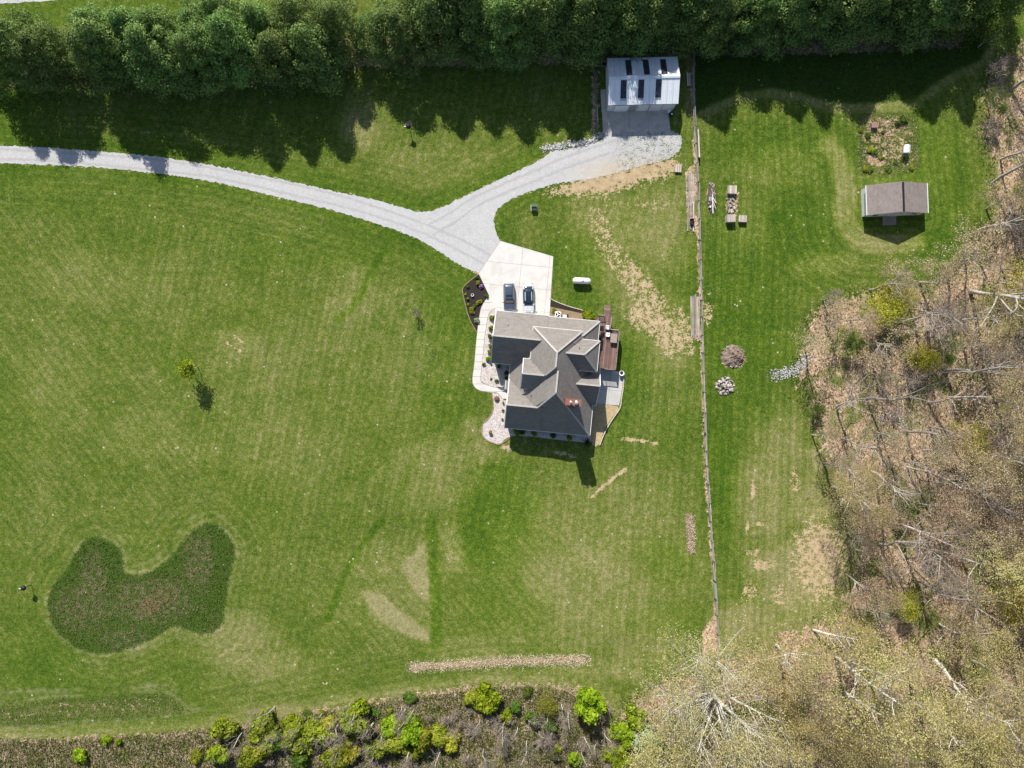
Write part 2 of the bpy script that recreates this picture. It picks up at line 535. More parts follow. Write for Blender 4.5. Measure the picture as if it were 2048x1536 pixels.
def build_ground():
    def axis(lo, hi, step, far):
        core = np.arange(lo, hi + step, step)
        k = [30, 70, 150, 300, far]
        return np.concatenate([[lo - q for q in k[::-1]], core, [core[-1] + q for q in k]])
    xs = axis(-94, 94, 0.36, 700)
    ys = axis(-71, 71, 0.36, 700)
    X, Y = np.meshgrid(xs, ys)
    ny, nx = X.shape
    Z = np.zeros_like(X)
    dry = np.zeros_like(X); dirt = np.zeros_like(X); lush = np.zeros_like(X); rough = np.zeros_like(X)
    leaf = np.zeros_like(X); clay = np.zeros_like(X); track = np.zeros_like(X); stripe = np.full_like(X, 1.0)
    sm = lambda d, a, b: np.clip((b - d) / (b - a), 0, 1) ** 2 * (3 - 2 * np.clip((b - d) / (b - a), 0, 1))

    def blob(arr, px, py, rx, ry, amt, ang=0.0, soft=1.0):
        c = P(px, py)
        dx = (X - c.x); dy = (Y - c.y)
        ca, sa_ = math.cos(R(ang)), math.sin(R(ang))
        u = (dx * ca + dy * sa_) / (rx / PXM); v = (-dx * sa_ + dy * ca) / (ry / PXM)
        d = np.sqrt(u * u + v * v)
        np.maximum(arr, amt * sm(d, 1 - soft * 0.6, 1 + soft * 0.4), out=arr)

    def poly(arr, pp, amt, soft=1.0):
        d = sdf(X, Y, px_poly(pp))
        np.maximum(arr, amt * sm(d, -soft, soft * 0.5), out=arr)

    def line(arr, pp, w, amt, soft=0.6):
        d = sdf(X, Y, smooth_line(px_poly(pp), 1.0), False)
        np.maximum(arr, amt * sm(d, w / PXM / 2 * (1 - soft), w / PXM / 2 * (1 + soft)), out=arr)
    dd = sdf(X, Y, drive_poly)
    # soil along the edges of the gravel
    dirt += 0.50 * sm(np.abs(dd), 0.0, 0.55)
    lush += 0.65 * sm(dd, 0.5, 4.0) * (X < 5)
    # eroded ground in front of the barn and down the slope
    poly(dirt, [(1105, 366), (1170, 340), (1250, 318), (1345, 300), (1374, 318), (1374, 345), (1335, 366), (1280, 380), (1215, 402), (1160, 404), (1090, 400), (1066, 386)], 1.02, 3.6)
    poly(dirt, [(1150, 400), (1230, 392), (1370, 370), (1372, 420), (1300, 440), (1220, 430)], 0.56, 4.0)
    poly(dry, [(1130, 395), (1380, 360), (1385, 480), (1330, 560), (1240, 520), (1150, 470)], 0.55, 3.5)
    line(dirt, [(1195, 435), (1215, 490), (1245, 530), (1275, 560)], 52, 0.56)
    line(dirt, [(1260, 545), (1285, 580), (1310, 610)], 62, 0.64)
    line(dirt, [(1280, 630), (1320, 650), (1345, 685)], 66, 0.7)
    line(dirt, [(1355, 625), (1372, 660), (1378, 700)], 30, 0.62)
    blob(dirt, 1415, 625, 16, 34, 0.62); blob(dirt, 1420, 580, 12, 24, 0.4)
    line(dry, [(1190, 430), (1240, 530), (1300, 620), (1345, 690)], 110, 0.5, 0.9)
    # worn streaks south of the house
    line(dirt, [(1185, 995), (1215, 965), (1252, 938)], 9, 0.8)
    line(dirt, [(1245, 878), (1290, 882), (1318, 888)], 9, 0.75)
    line(dirt, [(1110, 905), (1150, 912)], 9, 0.7)
    line(dirt, [(1008, 893), (1018, 900)], 16, 0.75)
    line(dirt, [(930, 525), (955, 545)], 14, 0.8)
    # dry areas of the lawn
    for a in [(1180, 1130, 240, 190, 0.42), (820, 1180, 200, 110, 0.3), (600, 760, 330, 240, 0.16), (1150, 1150, 130, 90, 0.62), (1120, 1260, 200, 60, 0.35), (1290, 1180, 90, 90, 0.3), (940, 1300, 90, 40, 0.4), (1210, 1010, 120, 60, 0.35),
              (470, 1290, 90, 70, 0.42), (540, 1330, 120, 40, 0.38), (690, 620, 60, 45, 0.42), (720, 590, 45, 60, 0.4), (860, 950, 110, 80, 0.35),
              (480, 690, 60, 40, 0.42), (300, 870, 110, 60, 0.25), (200, 560, 180, 60, 0.22), (120, 760, 90, 120, 0.18), (960, 900, 60, 30, 0.35),
              (560, 900, 140, 90, 0.22), (1330, 500, 60, 60, 0.35), (900, 330, 140, 50, 0.28), (720, 250, 45, 60, 0.5), (1300, 1290, 70, 60, 0.4),
              (1180, 1340, 120, 30, 0.45), (620, 1420, 160, 18, 0.5), (940, 855, 22, 26, 0.4), (330, 60, 300, 25, 0.12), (740, 780, 120, 90, 0.18)]:
        blob(dry, *a)
    poly(dry, [(715, 1175), (760, 1185), (862, 1262), (860, 1290), (800, 1270), (745, 1235)], 1.0, 0.8)
    poly(dry, [(850, 1080), (857, 1110), (866, 1220), (820, 1180), (795, 1130)], 0.95, 0.8)
    poly(dry, [(875, 1060), (915, 1030), (935, 1110), (930, 1150), (885, 1150)], 0.62, 1.5)
    # fresher lanes and wet lines
    line(lush, [(862, 1040), (868, 1120), (872, 1220), (874, 1290)], 24, 0.75, 0.3)
    line(lush, [(772, 490), (748, 535), (720, 590), (700, 620), (675, 640)], 15, 0.95, 0.5)
    line(lush, [(765, 1040), (725, 1090), (690, 1150), (665, 1215), (655, 1240)], 13, 0.95, 0.5)
    line(lush, [(790, 1000), (840, 900), (860, 830)], 10, 0.4, 0.8)
    for a in [(990, 1060, 90, 110, 0.75), (1040, 1000, 50, 40, 0.7), (1010, 1200, 100, 70, 0.45), (1010, 950, 60, 30, 0.6), (900, 640, 60, 110, 0.55), (1150, 520, 70, 60, 0.6),
              (1250, 770, 60, 130, 0.55), (1330, 820, 70, 100, 0.3), (1480, 600, 120, 250, 0.7), (1600, 470, 140, 130, 0.6), (1870, 420, 70, 220, 0.75), (1600, 300, 180, 70, 0.7),
              (1440, 900, 40, 260, 0.7), (1330, 1120, 60, 50, 0.5), (60, 380, 220, 60, 0.35), (600, 480, 260, 60, 0.35), (60, 1340, 160, 60, 0.35), (20, 240, 60, 90, 0.6),
              (900, 800, 60, 60, 0.4), (1170, 600, 60, 25, 0.6), (100, 30, 330, 45, 0.5), (1320, 1240, 90, 40, 0.35), (350, 730, 40, 30, 0.3)]:
        blob(lush, *a)
    # meadow corner and its mower tracks
    dm = sdf(X, Y, meadow_poly) + .22 * np.sin(X * 2.3 + np.sin(Y * 1.7)) * np.sin(Y * 2.9 + 1.3 * np.sin(X * 1.1))
    rough = np.maximum(rough, sm(dm, -0.25, 0.05))
    track = np.maximum(track, 0.5 * sm(np.abs(dm - 0.3), 0.05, 0.32))
    track = np.maximum(track, 0.28 * sm(np.abs(dm - 1.6), 0.05, 0.36) * (X > P(170, 0).x))
    d2 = sdf(X, Y, ditch_poly)
    rough = np.maximum(rough, 0.4 * sm(d2, -0.8, 0.3)); leaf = np.maximum(leaf, 0.3 * sm(d2, -1.2, 0.2))
    track = np.maximum(track, 0.55 * sm(np.abs(d2 - 0.2), 0.05, 0.35))
    line(track, [(0, 1385), (120, 1380), (240, 1377), (320, 1371), (345, 1378), (378, 1420), (400, 1417)], 6, 0.55)
    for a in [(185, 1165, 36, 85, 0.42), (160, 1215, 80, 60, 0.4), (300, 1200, 105, 65, 0.46), (395, 1120, 42, 85, 0.42), (250, 1280, 70, 32, 0.38), (190, 1420, 190, 18, 0.32)]:
        blob(dry, a[0], a[1], a[2] * .95, a[3] * .9, a[4] * 1.2)
    blob(clay, 298, 1212, 36, 24, 0.5, 30); blob(clay, 330, 1190, 40, 26, 0.42, 30)
    # unmown strip behind the lawn at the top right, pale mown rim below it
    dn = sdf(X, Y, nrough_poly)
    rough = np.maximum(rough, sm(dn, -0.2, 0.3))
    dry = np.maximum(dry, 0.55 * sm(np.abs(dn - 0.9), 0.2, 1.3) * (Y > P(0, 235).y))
    # pale lane past the shed
    line(dry, [(1655, 290), (1678, 320), (1690, 380), (1690, 440), (1715, 475), (1760, 490), (1830, 482)], 40, 0.78, 0.5)
    line(dry, [(1700, 520), (1680, 530), (1640, 525), (1600, 540)], 40, 0.4, 0.6)
    blob(dry, 1560, 330, 90, 45, 0.38)
    blob(dry, 1500, 430, 40, 60, 0.35)
    blob(dry, 1870, 320, 40, 90, 0.32)
    # garden plot
    dg = sdf(X, Y, garden_poly)
    dirt = np.maximum(dirt, 0.56 * sm(dg, -2.6, 0.8))
    blob(dirt, 1752, 322, 26, 10, 1.0, -20)
    leaf = np.maximum(leaf, 0.5 * sm(dg, -1.5, 0.3) * (Y > P(0, 275).y))
    # bare strip under the fence and under the stacks
    df = sdf(X, Y, fence_line, False)
    leaf = np.maximum(leaf, 0.62 * sm(df, 0.15, 0.75))
    poly(leaf, [(1368, 345), (1385, 325), (1396, 345), (1396, 460), (1388, 470), (1374, 440)], 0.9, 0.6)
    poly(dirt, [(818, 1328), (1000, 1316), (1170, 1311), (1170, 1326), (1000, 1331), (820, 1343)], 0.9, 0.3)
    poly(dirt, [(1371, 1033), (1383, 1032), (1388, 1100), (1377, 1102)], 0.8, 0.3)
    poly(leaf, [(1404, 1262), (1422, 1235), (1434, 1222), (1437, 1340), (1404, 1340)], 0.95, 0.4)
    poly(leaf, [(1383, 590), (1403, 590), (1403, 690), (1385, 680)], 0.65, 0.6)
    for a in [(1422, 395, 10, 42, 0.8), (1465, 405, 18, 40, 0.6), (1467, 715, 28, 26, 0.8), (1450, 772, 22, 22, 0.5), (817, 247, 7, 9, 0.9)]:
        blob(leaf, *a)
    # worn ground toward the woods
    for a in [(1640, 1120, 70, 90, 0.85), (1560, 1130, 70, 50, 0.7), (1590, 1180, 80, 60, 0.8), (1530, 1000, 70, 120, 0.5), (1620, 1010, 50, 60, 0.75), (1560, 900, 60, 80, 0.35), (1500, 1240, 80, 40, 0.6)]:
        blob(dry, *a)
    for a in [(1640, 1120, 75, 110, 0.68), (1630, 1180, 60, 30, 0.5), (1525, 1130, 30, 14, 0.72), (1505, 1105, 20, 14, 0.6), (1500, 1180, 26, 20, 0.6), (1590, 960, 12, 34, 0.6), (1506, 980, 6, 26, 0.8),
              (1520, 1047, 12, 7, 0.8), (1495, 1050, 4, 16, 0.85), (1560, 1190, 20, 26, 0.6), (650, 1366, 8, 5, 0.8)]:
        blob(dirt, *a)
    blob(dirt, 1650, 1100, 34, 40, 0.9)
    blob(leaf, 1585, 1275, 40, 22, 0.7)
    # woods floor and brushy bank
    dw = sdf(X, Y, woods_poly)
    leaf = np.maximum(leaf, sm(dw, -5.5, 2.5) * 0.95)
    dry = np.maximum(dry, 0.6 * sm(dw, 0, 7.0) * (Y < P(0, 900).y) * (X > P(1440, 0).x)); dirt = np.maximum(dirt, 0.36 * sm(dw, 0, 6.0) * (Y < P(0, 960).y) * (X > P(1500, 0).x))
    db = sdf(X, Y, brush_poly)
    leaf = np.maximum(leaf, sm(db, -0.5, 0.5) * 0.52)
    dry = np.maximum(dry, 0.5 * sm(db, 0.0, 2.6))
    # beneath the pines
    line(leaf, [(30, 150), (200, 148), (420, 150), (640, 150)], 70, 0.42, 0.5)
    line(leaf, [(680, 105), (900, 105), (1200, 98), (1420, 85), (1700, 78), (1900, 70)], 60, 0.75, 0.4)
    line(leaf, [(1190, 120), (1190, 260)], 18, 0.6)
    blob(leaf, 1290, 112, 80, 14, 0.9)
    line(dry, [(480, 700), (440, 665)], 12, 0.5); line(dirt, [(468, 672), (495, 692)], 6, 0.75); line(dirt, [(452, 683), (480, 703)], 7, 0.7)
    # direction the mower went: a running coordinate across the swaths, per part of the lawn
    rot = lambda a: X * math.cos(R(a)) + Y * math.sin(R(a))
    mow = rot(-12)
    mow = np.where(X + .35 * Y < -58, rot(38), mow)
    mow = np.where((Y < -24 + .25 * X) & (X < 12) & (X > -34), rot(40), mow)
    mow = np.where((dm < 7) & (X < -40), dm, mow)
    mow = np.where((dd < 7.5) & (X < 6), dd, mow)
    mow = np.where(db < 7, db, mow)
    mow = np.where((X > 6) & (X < 31) & (Y < 24), rot(-4), mow)
    e_ = X > np.interp(Y, [p.y for p in fence_line[::-1]], [p.x for p in fence_line[::-1]])
    mow = np.where(e_, rot(-2), mow)
    ds = sdf(X, Y, px_poly([(1715, 225), (1835, 225), (1860, 440), (1730, 440)]))
    mow = np.where(e_ & (ds < 15) & (Y > 12), ds, mow)
    stripe = np.where(e_, 1.25, stripe)
    V = np.stack([X, Y, Z], -1).reshape(-1, 3)
    i = np.arange(ny - 1)[:, None] * nx + np.arange(nx - 1)[None, :]
    i = i.ravel()
    F = np.stack([i, i + 1, i + nx + 1, i + nx], 1)
    me = np_mesh('ground', V, F)
    for nm, ch in (('mask_a', (dry, dirt, lush, stripe)), ('mask_b', (rough, leaf, clay, track))):
        at = me.attributes.new(nm, 'FLOAT_COLOR', 'POINT')
        at.data.foreach_set('color', np.stack([c.ravel() for c in ch], 1).astype(np.float32).ravel())
    at = me.attributes.new('mow', 'FLOAT', 'POINT'); at.data.foreach_set('value', mow.ravel().astype(np.float32))
    o = link('ground', me, None, ground_material())
    tag(o, kind='structure')
    return o


build_ground()


# ------------------------------------------------------------------ paved and planted sheets
def gravel_mat(name, lo, mid, hi, sc_=5.0, weeds=False):
    m = NT(name)
    v = m.n('ShaderNodeTexVoronoi'); m.put(v.inputs['Vector'], m.co()); v.inputs['Scale'].default_value = sc_
    s = m.n('ShaderNodeSeparateColor'); m.put(s.inputs[0], v.outputs['Color'])
    n = m.noise(1.2, 4.0, 0.6); n2 = m.noise(0.25, 3.0, 0.6); n3 = m.noise(6.0, 3.0, 0.7)
    f = m.math('ADD', m.math('MULTIPLY', s.outputs[0], 0.4), m.math('ADD', m.math('MULTIPLY', n, 0.3), m.math('MULTIPLY', n3, 0.3)))
    c = m.ramp(f, [(0.22, lo), (0.5, mid), (0.78, hi)])
    if weeds:
        sp = m.n('ShaderNodeSeparateXYZ'); m.put(sp.inputs[0], m.co())
        # sandy soil washed over the gravel and weeds in the seldom-driven corner
        e = m.step(sp.outputs[0], 7.0, 19.0)
        lowy = m.step(sp.outputs[1], 39.5, 35.5)
        sand = m.math('MULTIPLY', m.math('MULTIPLY', e, lowy), m.step(m.math('ADD', m.math('MULTIPLY', n2, 0.4), m.math('MULTIPLY', n, 0.6)), 0.36, 0.52))
        c = m.mix(m.math('MULTIPLY', sand, 0.85), c, m.mix(n3, (0.42, 0.33, 0.22), (0.60, 0.50, 0.36)))
        e2 = m.step(sp.outputs[0], 15.5, 19.5)
        wn_ = m.step(m.math('ADD', m.math('MULTIPLY', n3, 0.6), m.math('MULTIPLY', n, 0.4)), 0.5, 0.58)
        c = m.mix(m.math('MULTIPLY', m.math('MULTIPLY', wn_, e2), 0.9), c, m.mix(n3, (0.05, 0.075, 0.02), (0.14, 0.15, 0.06)))
        # pressed wheel lanes
        c = m.mix(m.math('MULTIPLY', m.step(n2, 0.45, 0.65), 0.35), c, m.mix(1.0, c, (0.84, 0.85, 0.87), 'MULTIPLY'))
    m.bump(v.outputs['Distance'], 0.5, 0.05)
    return m.done(c, 0.95, spec=0.15)


def concrete_mat(name, base, dirtc, amt=0.35):
    m = NT(name)
    n = m.noise(0.5, 5.0, 0.6, dist=0.5); n2 = m.noise(5.0, 4.0, 0.7)
    c = m.mix(m.math('MULTIPLY', m.step(n, 0.42, 0.68), amt), base, dirtc)
    c = m.mix(m.math('MULTIPLY', m.step(n2, 0.45, 0.75), 0.22), c, sc(dirtc, 0.9))
    m.bump(n2, 0.1, 0.02)
    return m.done(c, 0.88, spec=0.25)


rnd = random.Random(11)
M_gravel = gravel_mat('white gravel', (0.36, 0.355, 0.35), (0.475, 0.465, 0.455), (0.59, 0.58, 0.565), 14.0, True)
M_conc = concrete_mat('pale concrete', (0.63, 0.60, 0.56), (0.51, 0.465, 0.42), 0.6)
M_conc2 = concrete_mat('stained concrete', (0.56, 0.49, 0.42), (0.34, 0.315, 0.29), 0.7)
M_patio = concrete_mat('patio concrete', (0.50, 0.49, 0.46), (0.40, 0.39, 0.37), 0.6)
M_stone = gravel_mat('river stones', (0.27, 0.225, 0.21), (0.52, 0.46, 0.435), (0.72, 0.66, 0.63), 8.5)
M_mulch = simple('dark mulch', (0.034, 0.025, 0.022), 0.95, amt=0.6, scale=6, bump=0.6)
M_mulch2 = simple('brown bed soil', (0.26, 0.19, 0.12), 0.95, amt=0.45, scale=2.5, bump=0.5)
M_leafbed = simple('dead leaf bed', (0.17, 0.11, 0.065), 0.95, amt=0.6, scale=4, bump=0.5)
dp = jitter(drive_poly, 0.07, rnd)
drv = sheet('driveway', dp, 0.012, M_gravel, skirt=0.1)
# wheel lanes pressed into the gravel
M_lane = gravel_mat('pressed gravel', (0.315, 0.305, 0.295), (0.405, 0.395, 0.385), (0.50, 0.49, 0.475), 14.0)
CL = [(-80, 305), (0, 309), (100, 313), (200, 319), (300, 329), (420, 345), (530, 366), (640, 392), (740, 420), (820, 446), (880, 470), (940, 500), (975, 520)]
CL2 = [(860, 460), (905, 436), (950, 405), (1010, 376), (1070, 350), (1130, 325), (1190, 305), (1240, 288), (1270, 270)]
for ln in (CL, CL2):
    c_ = smooth_line(px_poly(ln), 0.5)
    for s_ in (-.82, .82):
        A_, B_ = [], []
        for i_ in range(len(c_)):
            t_ = (c_[min(i_ + 1, len(c_) - 1)] - c_[max(i_ - 1, 0)]).normalized(); n_ = Vector((-t_.y, t_.x))
            o_ = s_ + math.sin(i_ * .11 + s_) * .12
            A_.append(c_[i_] + n_ * (o_ + .2 + rnd.gauss(0, .06))); B_.append(c_[i_] + n_ * (o_ - .2 + rnd.gauss(0, .06)))
        sheet('wheel_lane', A_ + B_[::-1], 0.016 if ln is CL else 0.020, M_lane, drv)
road_poly = px_poly([(-200, 8), (-60, 7), (20, 6), (80, 3), (150, -4), (260, -16), (420, -40), (420, -60), (-200, -40)])
sheet('road', jitter(smooth_line(road_poly, 0.6, True), 0.08, rnd), 0.012, gravel_mat('road gravel', (0.3, 0.3, 0.3), (0.45, 0.45, 0.45), (0.6, 0.6, 0.6)), skirt=0.1)

# concrete in front of the garage: slabs with sawn joints
PAD = px_poly([(1001, 482), (1106.5, 513), (1099, 632), (1098, 690), (1000, 690), (990.5, 616), (978.6, 592), (957.5, 547)])


def clip_poly(poly, a, b, c):
    """keep the side a*x+b*y<=c"""
    out = []
    for i in range(len(poly)):
        p, q = poly[i - 1], poly[i]
        dp_, dq = a * p[0] + b * p[1] - c, a * q[0] + b * q[1] - c
        if (dp_ <= 0) != (dq <= 0):
            t = dp_ / (dp_ - dq)
            out.append(Vector((p[0] + (q[0] - p[0]) * t, p[1] + (q[1] - p[1]) * t)))
        if dq <= 0: out.append(Vector((q[0], q[1])))
    return out


HA = R(5.6)


def slabs(name, poly, us, vs_, z, mat, ang=-HA, gap=0.015, parent_z=0.0):
    """cut an outline into slabs along rotated grid lines"""
    e = empty(name, (0, 0, 0)); tag(e, kind='structure')
    cu, su = math.cos(ang), math.sin(ang)
    for i in range(len(us) - 1):
        for j in range(len(vs_) - 1):
            q = clip_poly(poly, cu, su, us[i + 1] - gap)
            q = clip_poly(q, -cu, -su, -(us[i] + gap)) if len(q) > 2 else q
            q = clip_poly(q, -su, cu, vs_[j + 1] - gap) if len(q) > 2 else q
            q = clip_poly(q, su, -cu, -(vs_[j] + gap)) if len(q) > 2 else q
            if len(q) > 2:
                sheet('slab', q, z, mat, e, skirt=0.12, structure=False)
    return e


slabs('concrete_apron', PAD, [-10, -0.4, 4.3, 12], [3, 12.6, 16.4, 20.2, 30], 0.05, M_conc)
WALK_OUT = [(978.6, 592), (972, 599), (963, 614), (959, 631), (956, 652), (952, 690), (949, 725), (945, 758), (947, 770), (954, 778), (966, 782.5), (985, 785), (996, 786), (1008, 800), (1020, 800)]
WALK_IN = [(1020, 764), (1000, 765), (997, 775.5), (983, 773), (967, 767.5), (961, 760), (963, 735), (966, 705), (968.8, 677), (972, 655), (974.7, 637.6), (979, 625), (990.5, 616)]
wp = smooth_line(px_poly(WALK_OUT), 0.4) + smooth_line(px_poly(WALK_IN), 0.4)
walk = empty('walkway', (0, 0, 0)); tag(walk, kind='structure')
for k in range(14):
    q = clip_poly(wp, 0, 1, 15 - k * 1.25 - 0.02)
    q = clip_poly(q, 0, -1, -(15 - (k + 1) * 1.25 + 0.02)) if len(q) > 2 else q
    if k == 13: pass
    if len(q) > 2: sheet('slab', q, 0.045, M_conc, walk, skirt=0.1, structure=False)
PATIO = px_poly([(1196, 738), (1232, 742), (1246, 747), (1244.5, 775), (1240, 800), (1238, 811), (1209, 808), (1190, 806)])
slabs('patio', PATIO, [5, 16.4, 30], [-8, 0.6, 12], 0.045, M_patio)
APRON = px_poly([(1204, 224), (1336, 220), (1341, 262), (1270, 264), (1206, 267)])
slabs('barn_apron', APRON, [10, 20.7, 23.9, 40], [30, 60], 0.05, M_conc2, ang=R(1.2))
sheet('barn_path', px_poly([(1201, 180), (1211, 178), (1212, 224), (1203, 224)]), 0.035, M_conc2, skirt=0.05)

# planting beds
sheet('mulch_bed', smooth_line(px_poly([(957, 549), (942, 562), (927, 576), (927, 588), (931, 606), (936, 626), (944, 646), (955, 665)]), 0.4) +
      smooth_line(px_poly([(957.6, 648), (960.5, 628), (964.5, 612), (972.5, 599.5), (978.6, 592)]), 0.4), 0.03, M_mulch, skirt=0.1)
sheet('stone_bed', smooth_line(px_poly([(990.5, 617), (979.5, 625.5), (975.3, 638), (972.5, 655), (969.5, 677), (966.5, 705), (963.5, 735), (961.5, 760), (967.3, 767), (983, 772.4), (997, 774.8), (1000, 764), (1020, 764)]), 0.4)
      + px_poly([(1025, 700), (1025, 640), (1000, 628)]), 0.026, M_stone, skirt=0.1)
sheet('stone_bed', smooth_line(px_poly([(985, 786), (987, 800), (988, 815), (985, 826), (975, 840), (967, 847), (965, 857), (966, 870), (975, 880), (988, 885), (1000, 887), (1020, 873), (1060, 873), (1110, 879), (1160, 884), (1178, 888)]), 0.4)
      + px_poly([(1195, 870), (1195, 850), (1020, 800), (1008, 801), (996, 787)]), 0.022, M_stone, skirt=0.1)
sheet('mulch_strip', smooth_line(px_poly([(1098.5, 598), (1115, 606), (1140, 615), (1165, 622), (1182, 631)]), 0.4) + px_poly([(1163, 626), (1130, 619), (1098, 612)]), 0.03, M_mulch, skirt=0.1)
sheet('side_bed', px_poly([(1098.5, 613), (1130, 620), (1165, 627), (1195, 640), (1198, 660), (1098, 650)]), 0.024, M_mulch2, skirt=0.1)
sheet('straw_bed', smooth_line(px_poly([(1190, 809), (1236, 813), (1237, 818), (1222, 838), (1208, 862), (1198, 888), (1185, 890), (1180, 850)]), 0.5, True), 0.03, simple('straw bed', (0.42, 0.32, 0.18), 0.95, amt=0.5, scale=3, bump=0.5), skirt=0.1)


def edging(name, pp, h, w, mat, label, z0=0.0):
    line = smooth_line(px_poly(pp), 0.5)
    b = MB()
    for a, c in zip(line, line[1:]):
        e = (c - a) * 0.02
        b.bar((a.x - e.x, a.y - e.y, h / 2), (c.x + e.x, c.y + e.y, h / 2), w, h)
    o = b.build(name, mat)
    return tag(o, label, 'edging')


M_edge = simple('pale stone edging', (0.52, 0.47, 0.4), 0.9, amt=0.3)
M_edge2 = simple('tan edging', (0.36, 0.25, 0.16), 0.9, amt=0.3)
edging('patio_edging', [(1247.5, 748), (1246, 775), (1242, 800), (1239.5, 816), (1224, 839), (1210, 863), (1199, 890)], 0.3, 0.16, M_edge, 'pale stone edging curving along the outer side of the patio')
edging('bed_edging', [(984, 787), (986, 800), (987, 815), (984, 826), (974, 840), (966, 846), (963.6, 857), (965, 871), (974, 881), (988, 886.5), (1000, 888.5), (1021, 874)], 0.12, 0.12, M_edge2, 'tan edging round the bulb-shaped stone bed at the front corner')
edging('bed_edging', [(956, 549), (941, 561), (926, 575.5), (926, 588), (930, 606), (935, 626), (943, 646), (954, 665)], 0.1, 0.09, M_edge2, 'thin tan edging along the lawn side of the dark mulch bed')
edging('bed_edging', [(1099, 596.5), (1115, 604.5), (1140, 613.5), (1165, 620.5), (1184, 629)], 0.12, 0.12, M_edge, 'pale edging on the lawn side of the mulch strip beside the concrete')
# ------------------------------------------------------------------ buildings: shared materials
def shingle_mat(name, dark, light, row=7.0):
    m = NT(name)
    co = m.co()
    n = m.noise(0.35, 3.0, 0.6); n2 = m.noise(2.6, 4.0, 0.65)
    ns = m.noise(1.0, 3.0, 0.6, vec=m.mapping(co, (0.9, 0.9, 7.5)))          # courses follow the height up the slope
    nst = m.noise(1.0, 3.0, 0.6, vec=m.mapping(co, (2.2, 2.2, 0.15)))        # faint run-off streaks
    f = m.math('ADD', m.math('MULTIPLY', ns, 0.42), m.math('ADD', m.math('MULTIPLY', n2, 0.28), m.math('ADD', m.math('MULTIPLY', n, 0.16), m.math('MULTIPLY', nst, 0.16))))
    c = m.ramp(f, [(0.3, dark), (0.7, light)])
    w = m.n('ShaderNodeTexWave', wave_type='BANDS', bands_direction='Z', wave_profile='SAW')
    m.put(w.inputs['Vector'], co); w.inputs['Scale'].default_value = 1.6; w.inputs['Distortion'].default_value = 0.4
    m.bump(m.math('ADD', w.outputs['Fac'], m.math('MULTIPLY', n2, 0.8)), 0.35, 0.03)
    return m.done(c, 0.93, spec=0.15)


M_shing = shingle_mat('grey shingles', (0.135, 0.122, 0.110), (0.285, 0.262, 0.238))
M_shing2 = shingle_mat('brown shingles', (0.16, 0.135, 0.12), (0.30, 0.255, 0.235))
M_cap = simple('ridge shingles', (0.43, 0.395, 0.36), 0.9, amt=0.25, scale=4)
M_trim = simple('white trim', (0.72, 0.71, 0.69), 0.6, amt=0.08)
M_brick = simple('red brick', (0.21, 0.085, 0.055), 0.9, amt=0.35, scale=5)
M_siding = simple('tan stone wall', (0.40, 0.35, 0.29), 0.9, amt=0.3, scale=2)
M_glass = NT('window glass').done((0.02, 0.025, 0.03), 0.08, 0.0, 0.6)
M_dark = simple('black metal', (0.015, 0.015, 0.016), 0.5, amt=0.2)
M_steel = simple('galvanised steel', (0.55, 0.56, 0.57), 0.4, 0.6, amt=0.15)
M_white = simple('white paint', (0.78, 0.78, 0.77), 0.5, amt=0.06)


def thick(polys, t):
    """polys: lists of 3D points (top faces). Returns an MB solid of thickness t (downwards)"""
    key = {}
    V = []
    F = []
    for p in polys:
        f = []
        for q in p:
            k = tuple(round(c, 4) for c in q)
            if k not in key:
                key[k] = len(V); V.append(k)
            f.append(key[k])
        F.append(f)
    n = len(V)
    b = MB()
    V2 = V + [(x, y, z - t) for x, y, z in V]
    fs = [tuple(f) for f in F] + [tuple(i + n for i in f[::-1]) for f in F]
    cnt = {}
    for f in F:
        for a, c in zip(f, f[1:] + f[:1]):
            cnt[frozenset((a, c))] = cnt.get(frozenset((a, c)), 0) + 1
    for f in F:
        for a, c in zip(f, f[1:] + f[:1]):
            if cnt[frozenset((a, c))] == 1: fs.append((a, a + n, c + n, c))
    b.add(V2, fs)
    return b


def roof_part(name, parent, polys, caps, eaves, mat=None, t=0.2, off=(0, 0, 0)):
    O = Vector(off)
    sh = lambda p: tuple(Vector(p) - O)
    o = thick([[sh(q) for q in p] for p in polys], t).build(name, mat or M_shing, parent)
    for a, c in caps:
        a = Vector(sh(a)); c = Vector(sh(c))
        b = MB(); b.bar(a + Vector((0, 0, .0)), c + Vector((0, 0, .0)), 0.27, 0.08)
        b.build('ridge_cap', M_cap, o)
    for a, c in eaves:
        a = Vector(sh(a)); c = Vector(sh(c))
        b = MB(); b.bar(a - Vector((0, 0, .06)), c - Vector((0, 0, .06)), 0.12, 0.16)
        b.build('gutter', M_trim, o)
    return o


# ------------------------------------------------------------------ the house
HO = Vector((5.0, 2.5, 0))
ca, sa = math.cos(HA), math.sin(HA)


def HL(u, v, z=0):      # house frame -> world
    return Vector((u * ca + v * sa, -u * sa + v * ca, z))


house = empty('house', HL(HO.x, HO.y), -HA)
tag(house, 'large house with a steep grey many-gabled shingle roof and a brick chimney', 'house')
# main southern block, hipped to the south
UR, ZR = 6.9, 9.82
W0, E0, S0 = -0.6, 13.57, -7.25
wz, ez = 3.0, 3.14
rs = (UR, -0.64, ZR); rn = (UR, 5.4, ZR)
sw = (W0, S0, wz); se = (E0, S0, ez); nw = (W0, 5.4, wz); ne = (E0, 5.4, ez)
ssw = (0.3, S0, ez)
roof_part('roof', house, [[sw, rs, rn, nw], [se, ne, rn, rs], [sw, se, rs]],
          [(rs, (UR, 2.75, ZR)), (se, rs)], [((13.57, -7.25, 3.14), (13.57, -2.4, 3.14)), ((W0, 0.6, wz), (W0, 3.1, wz)), (sw, se)], off=HO)
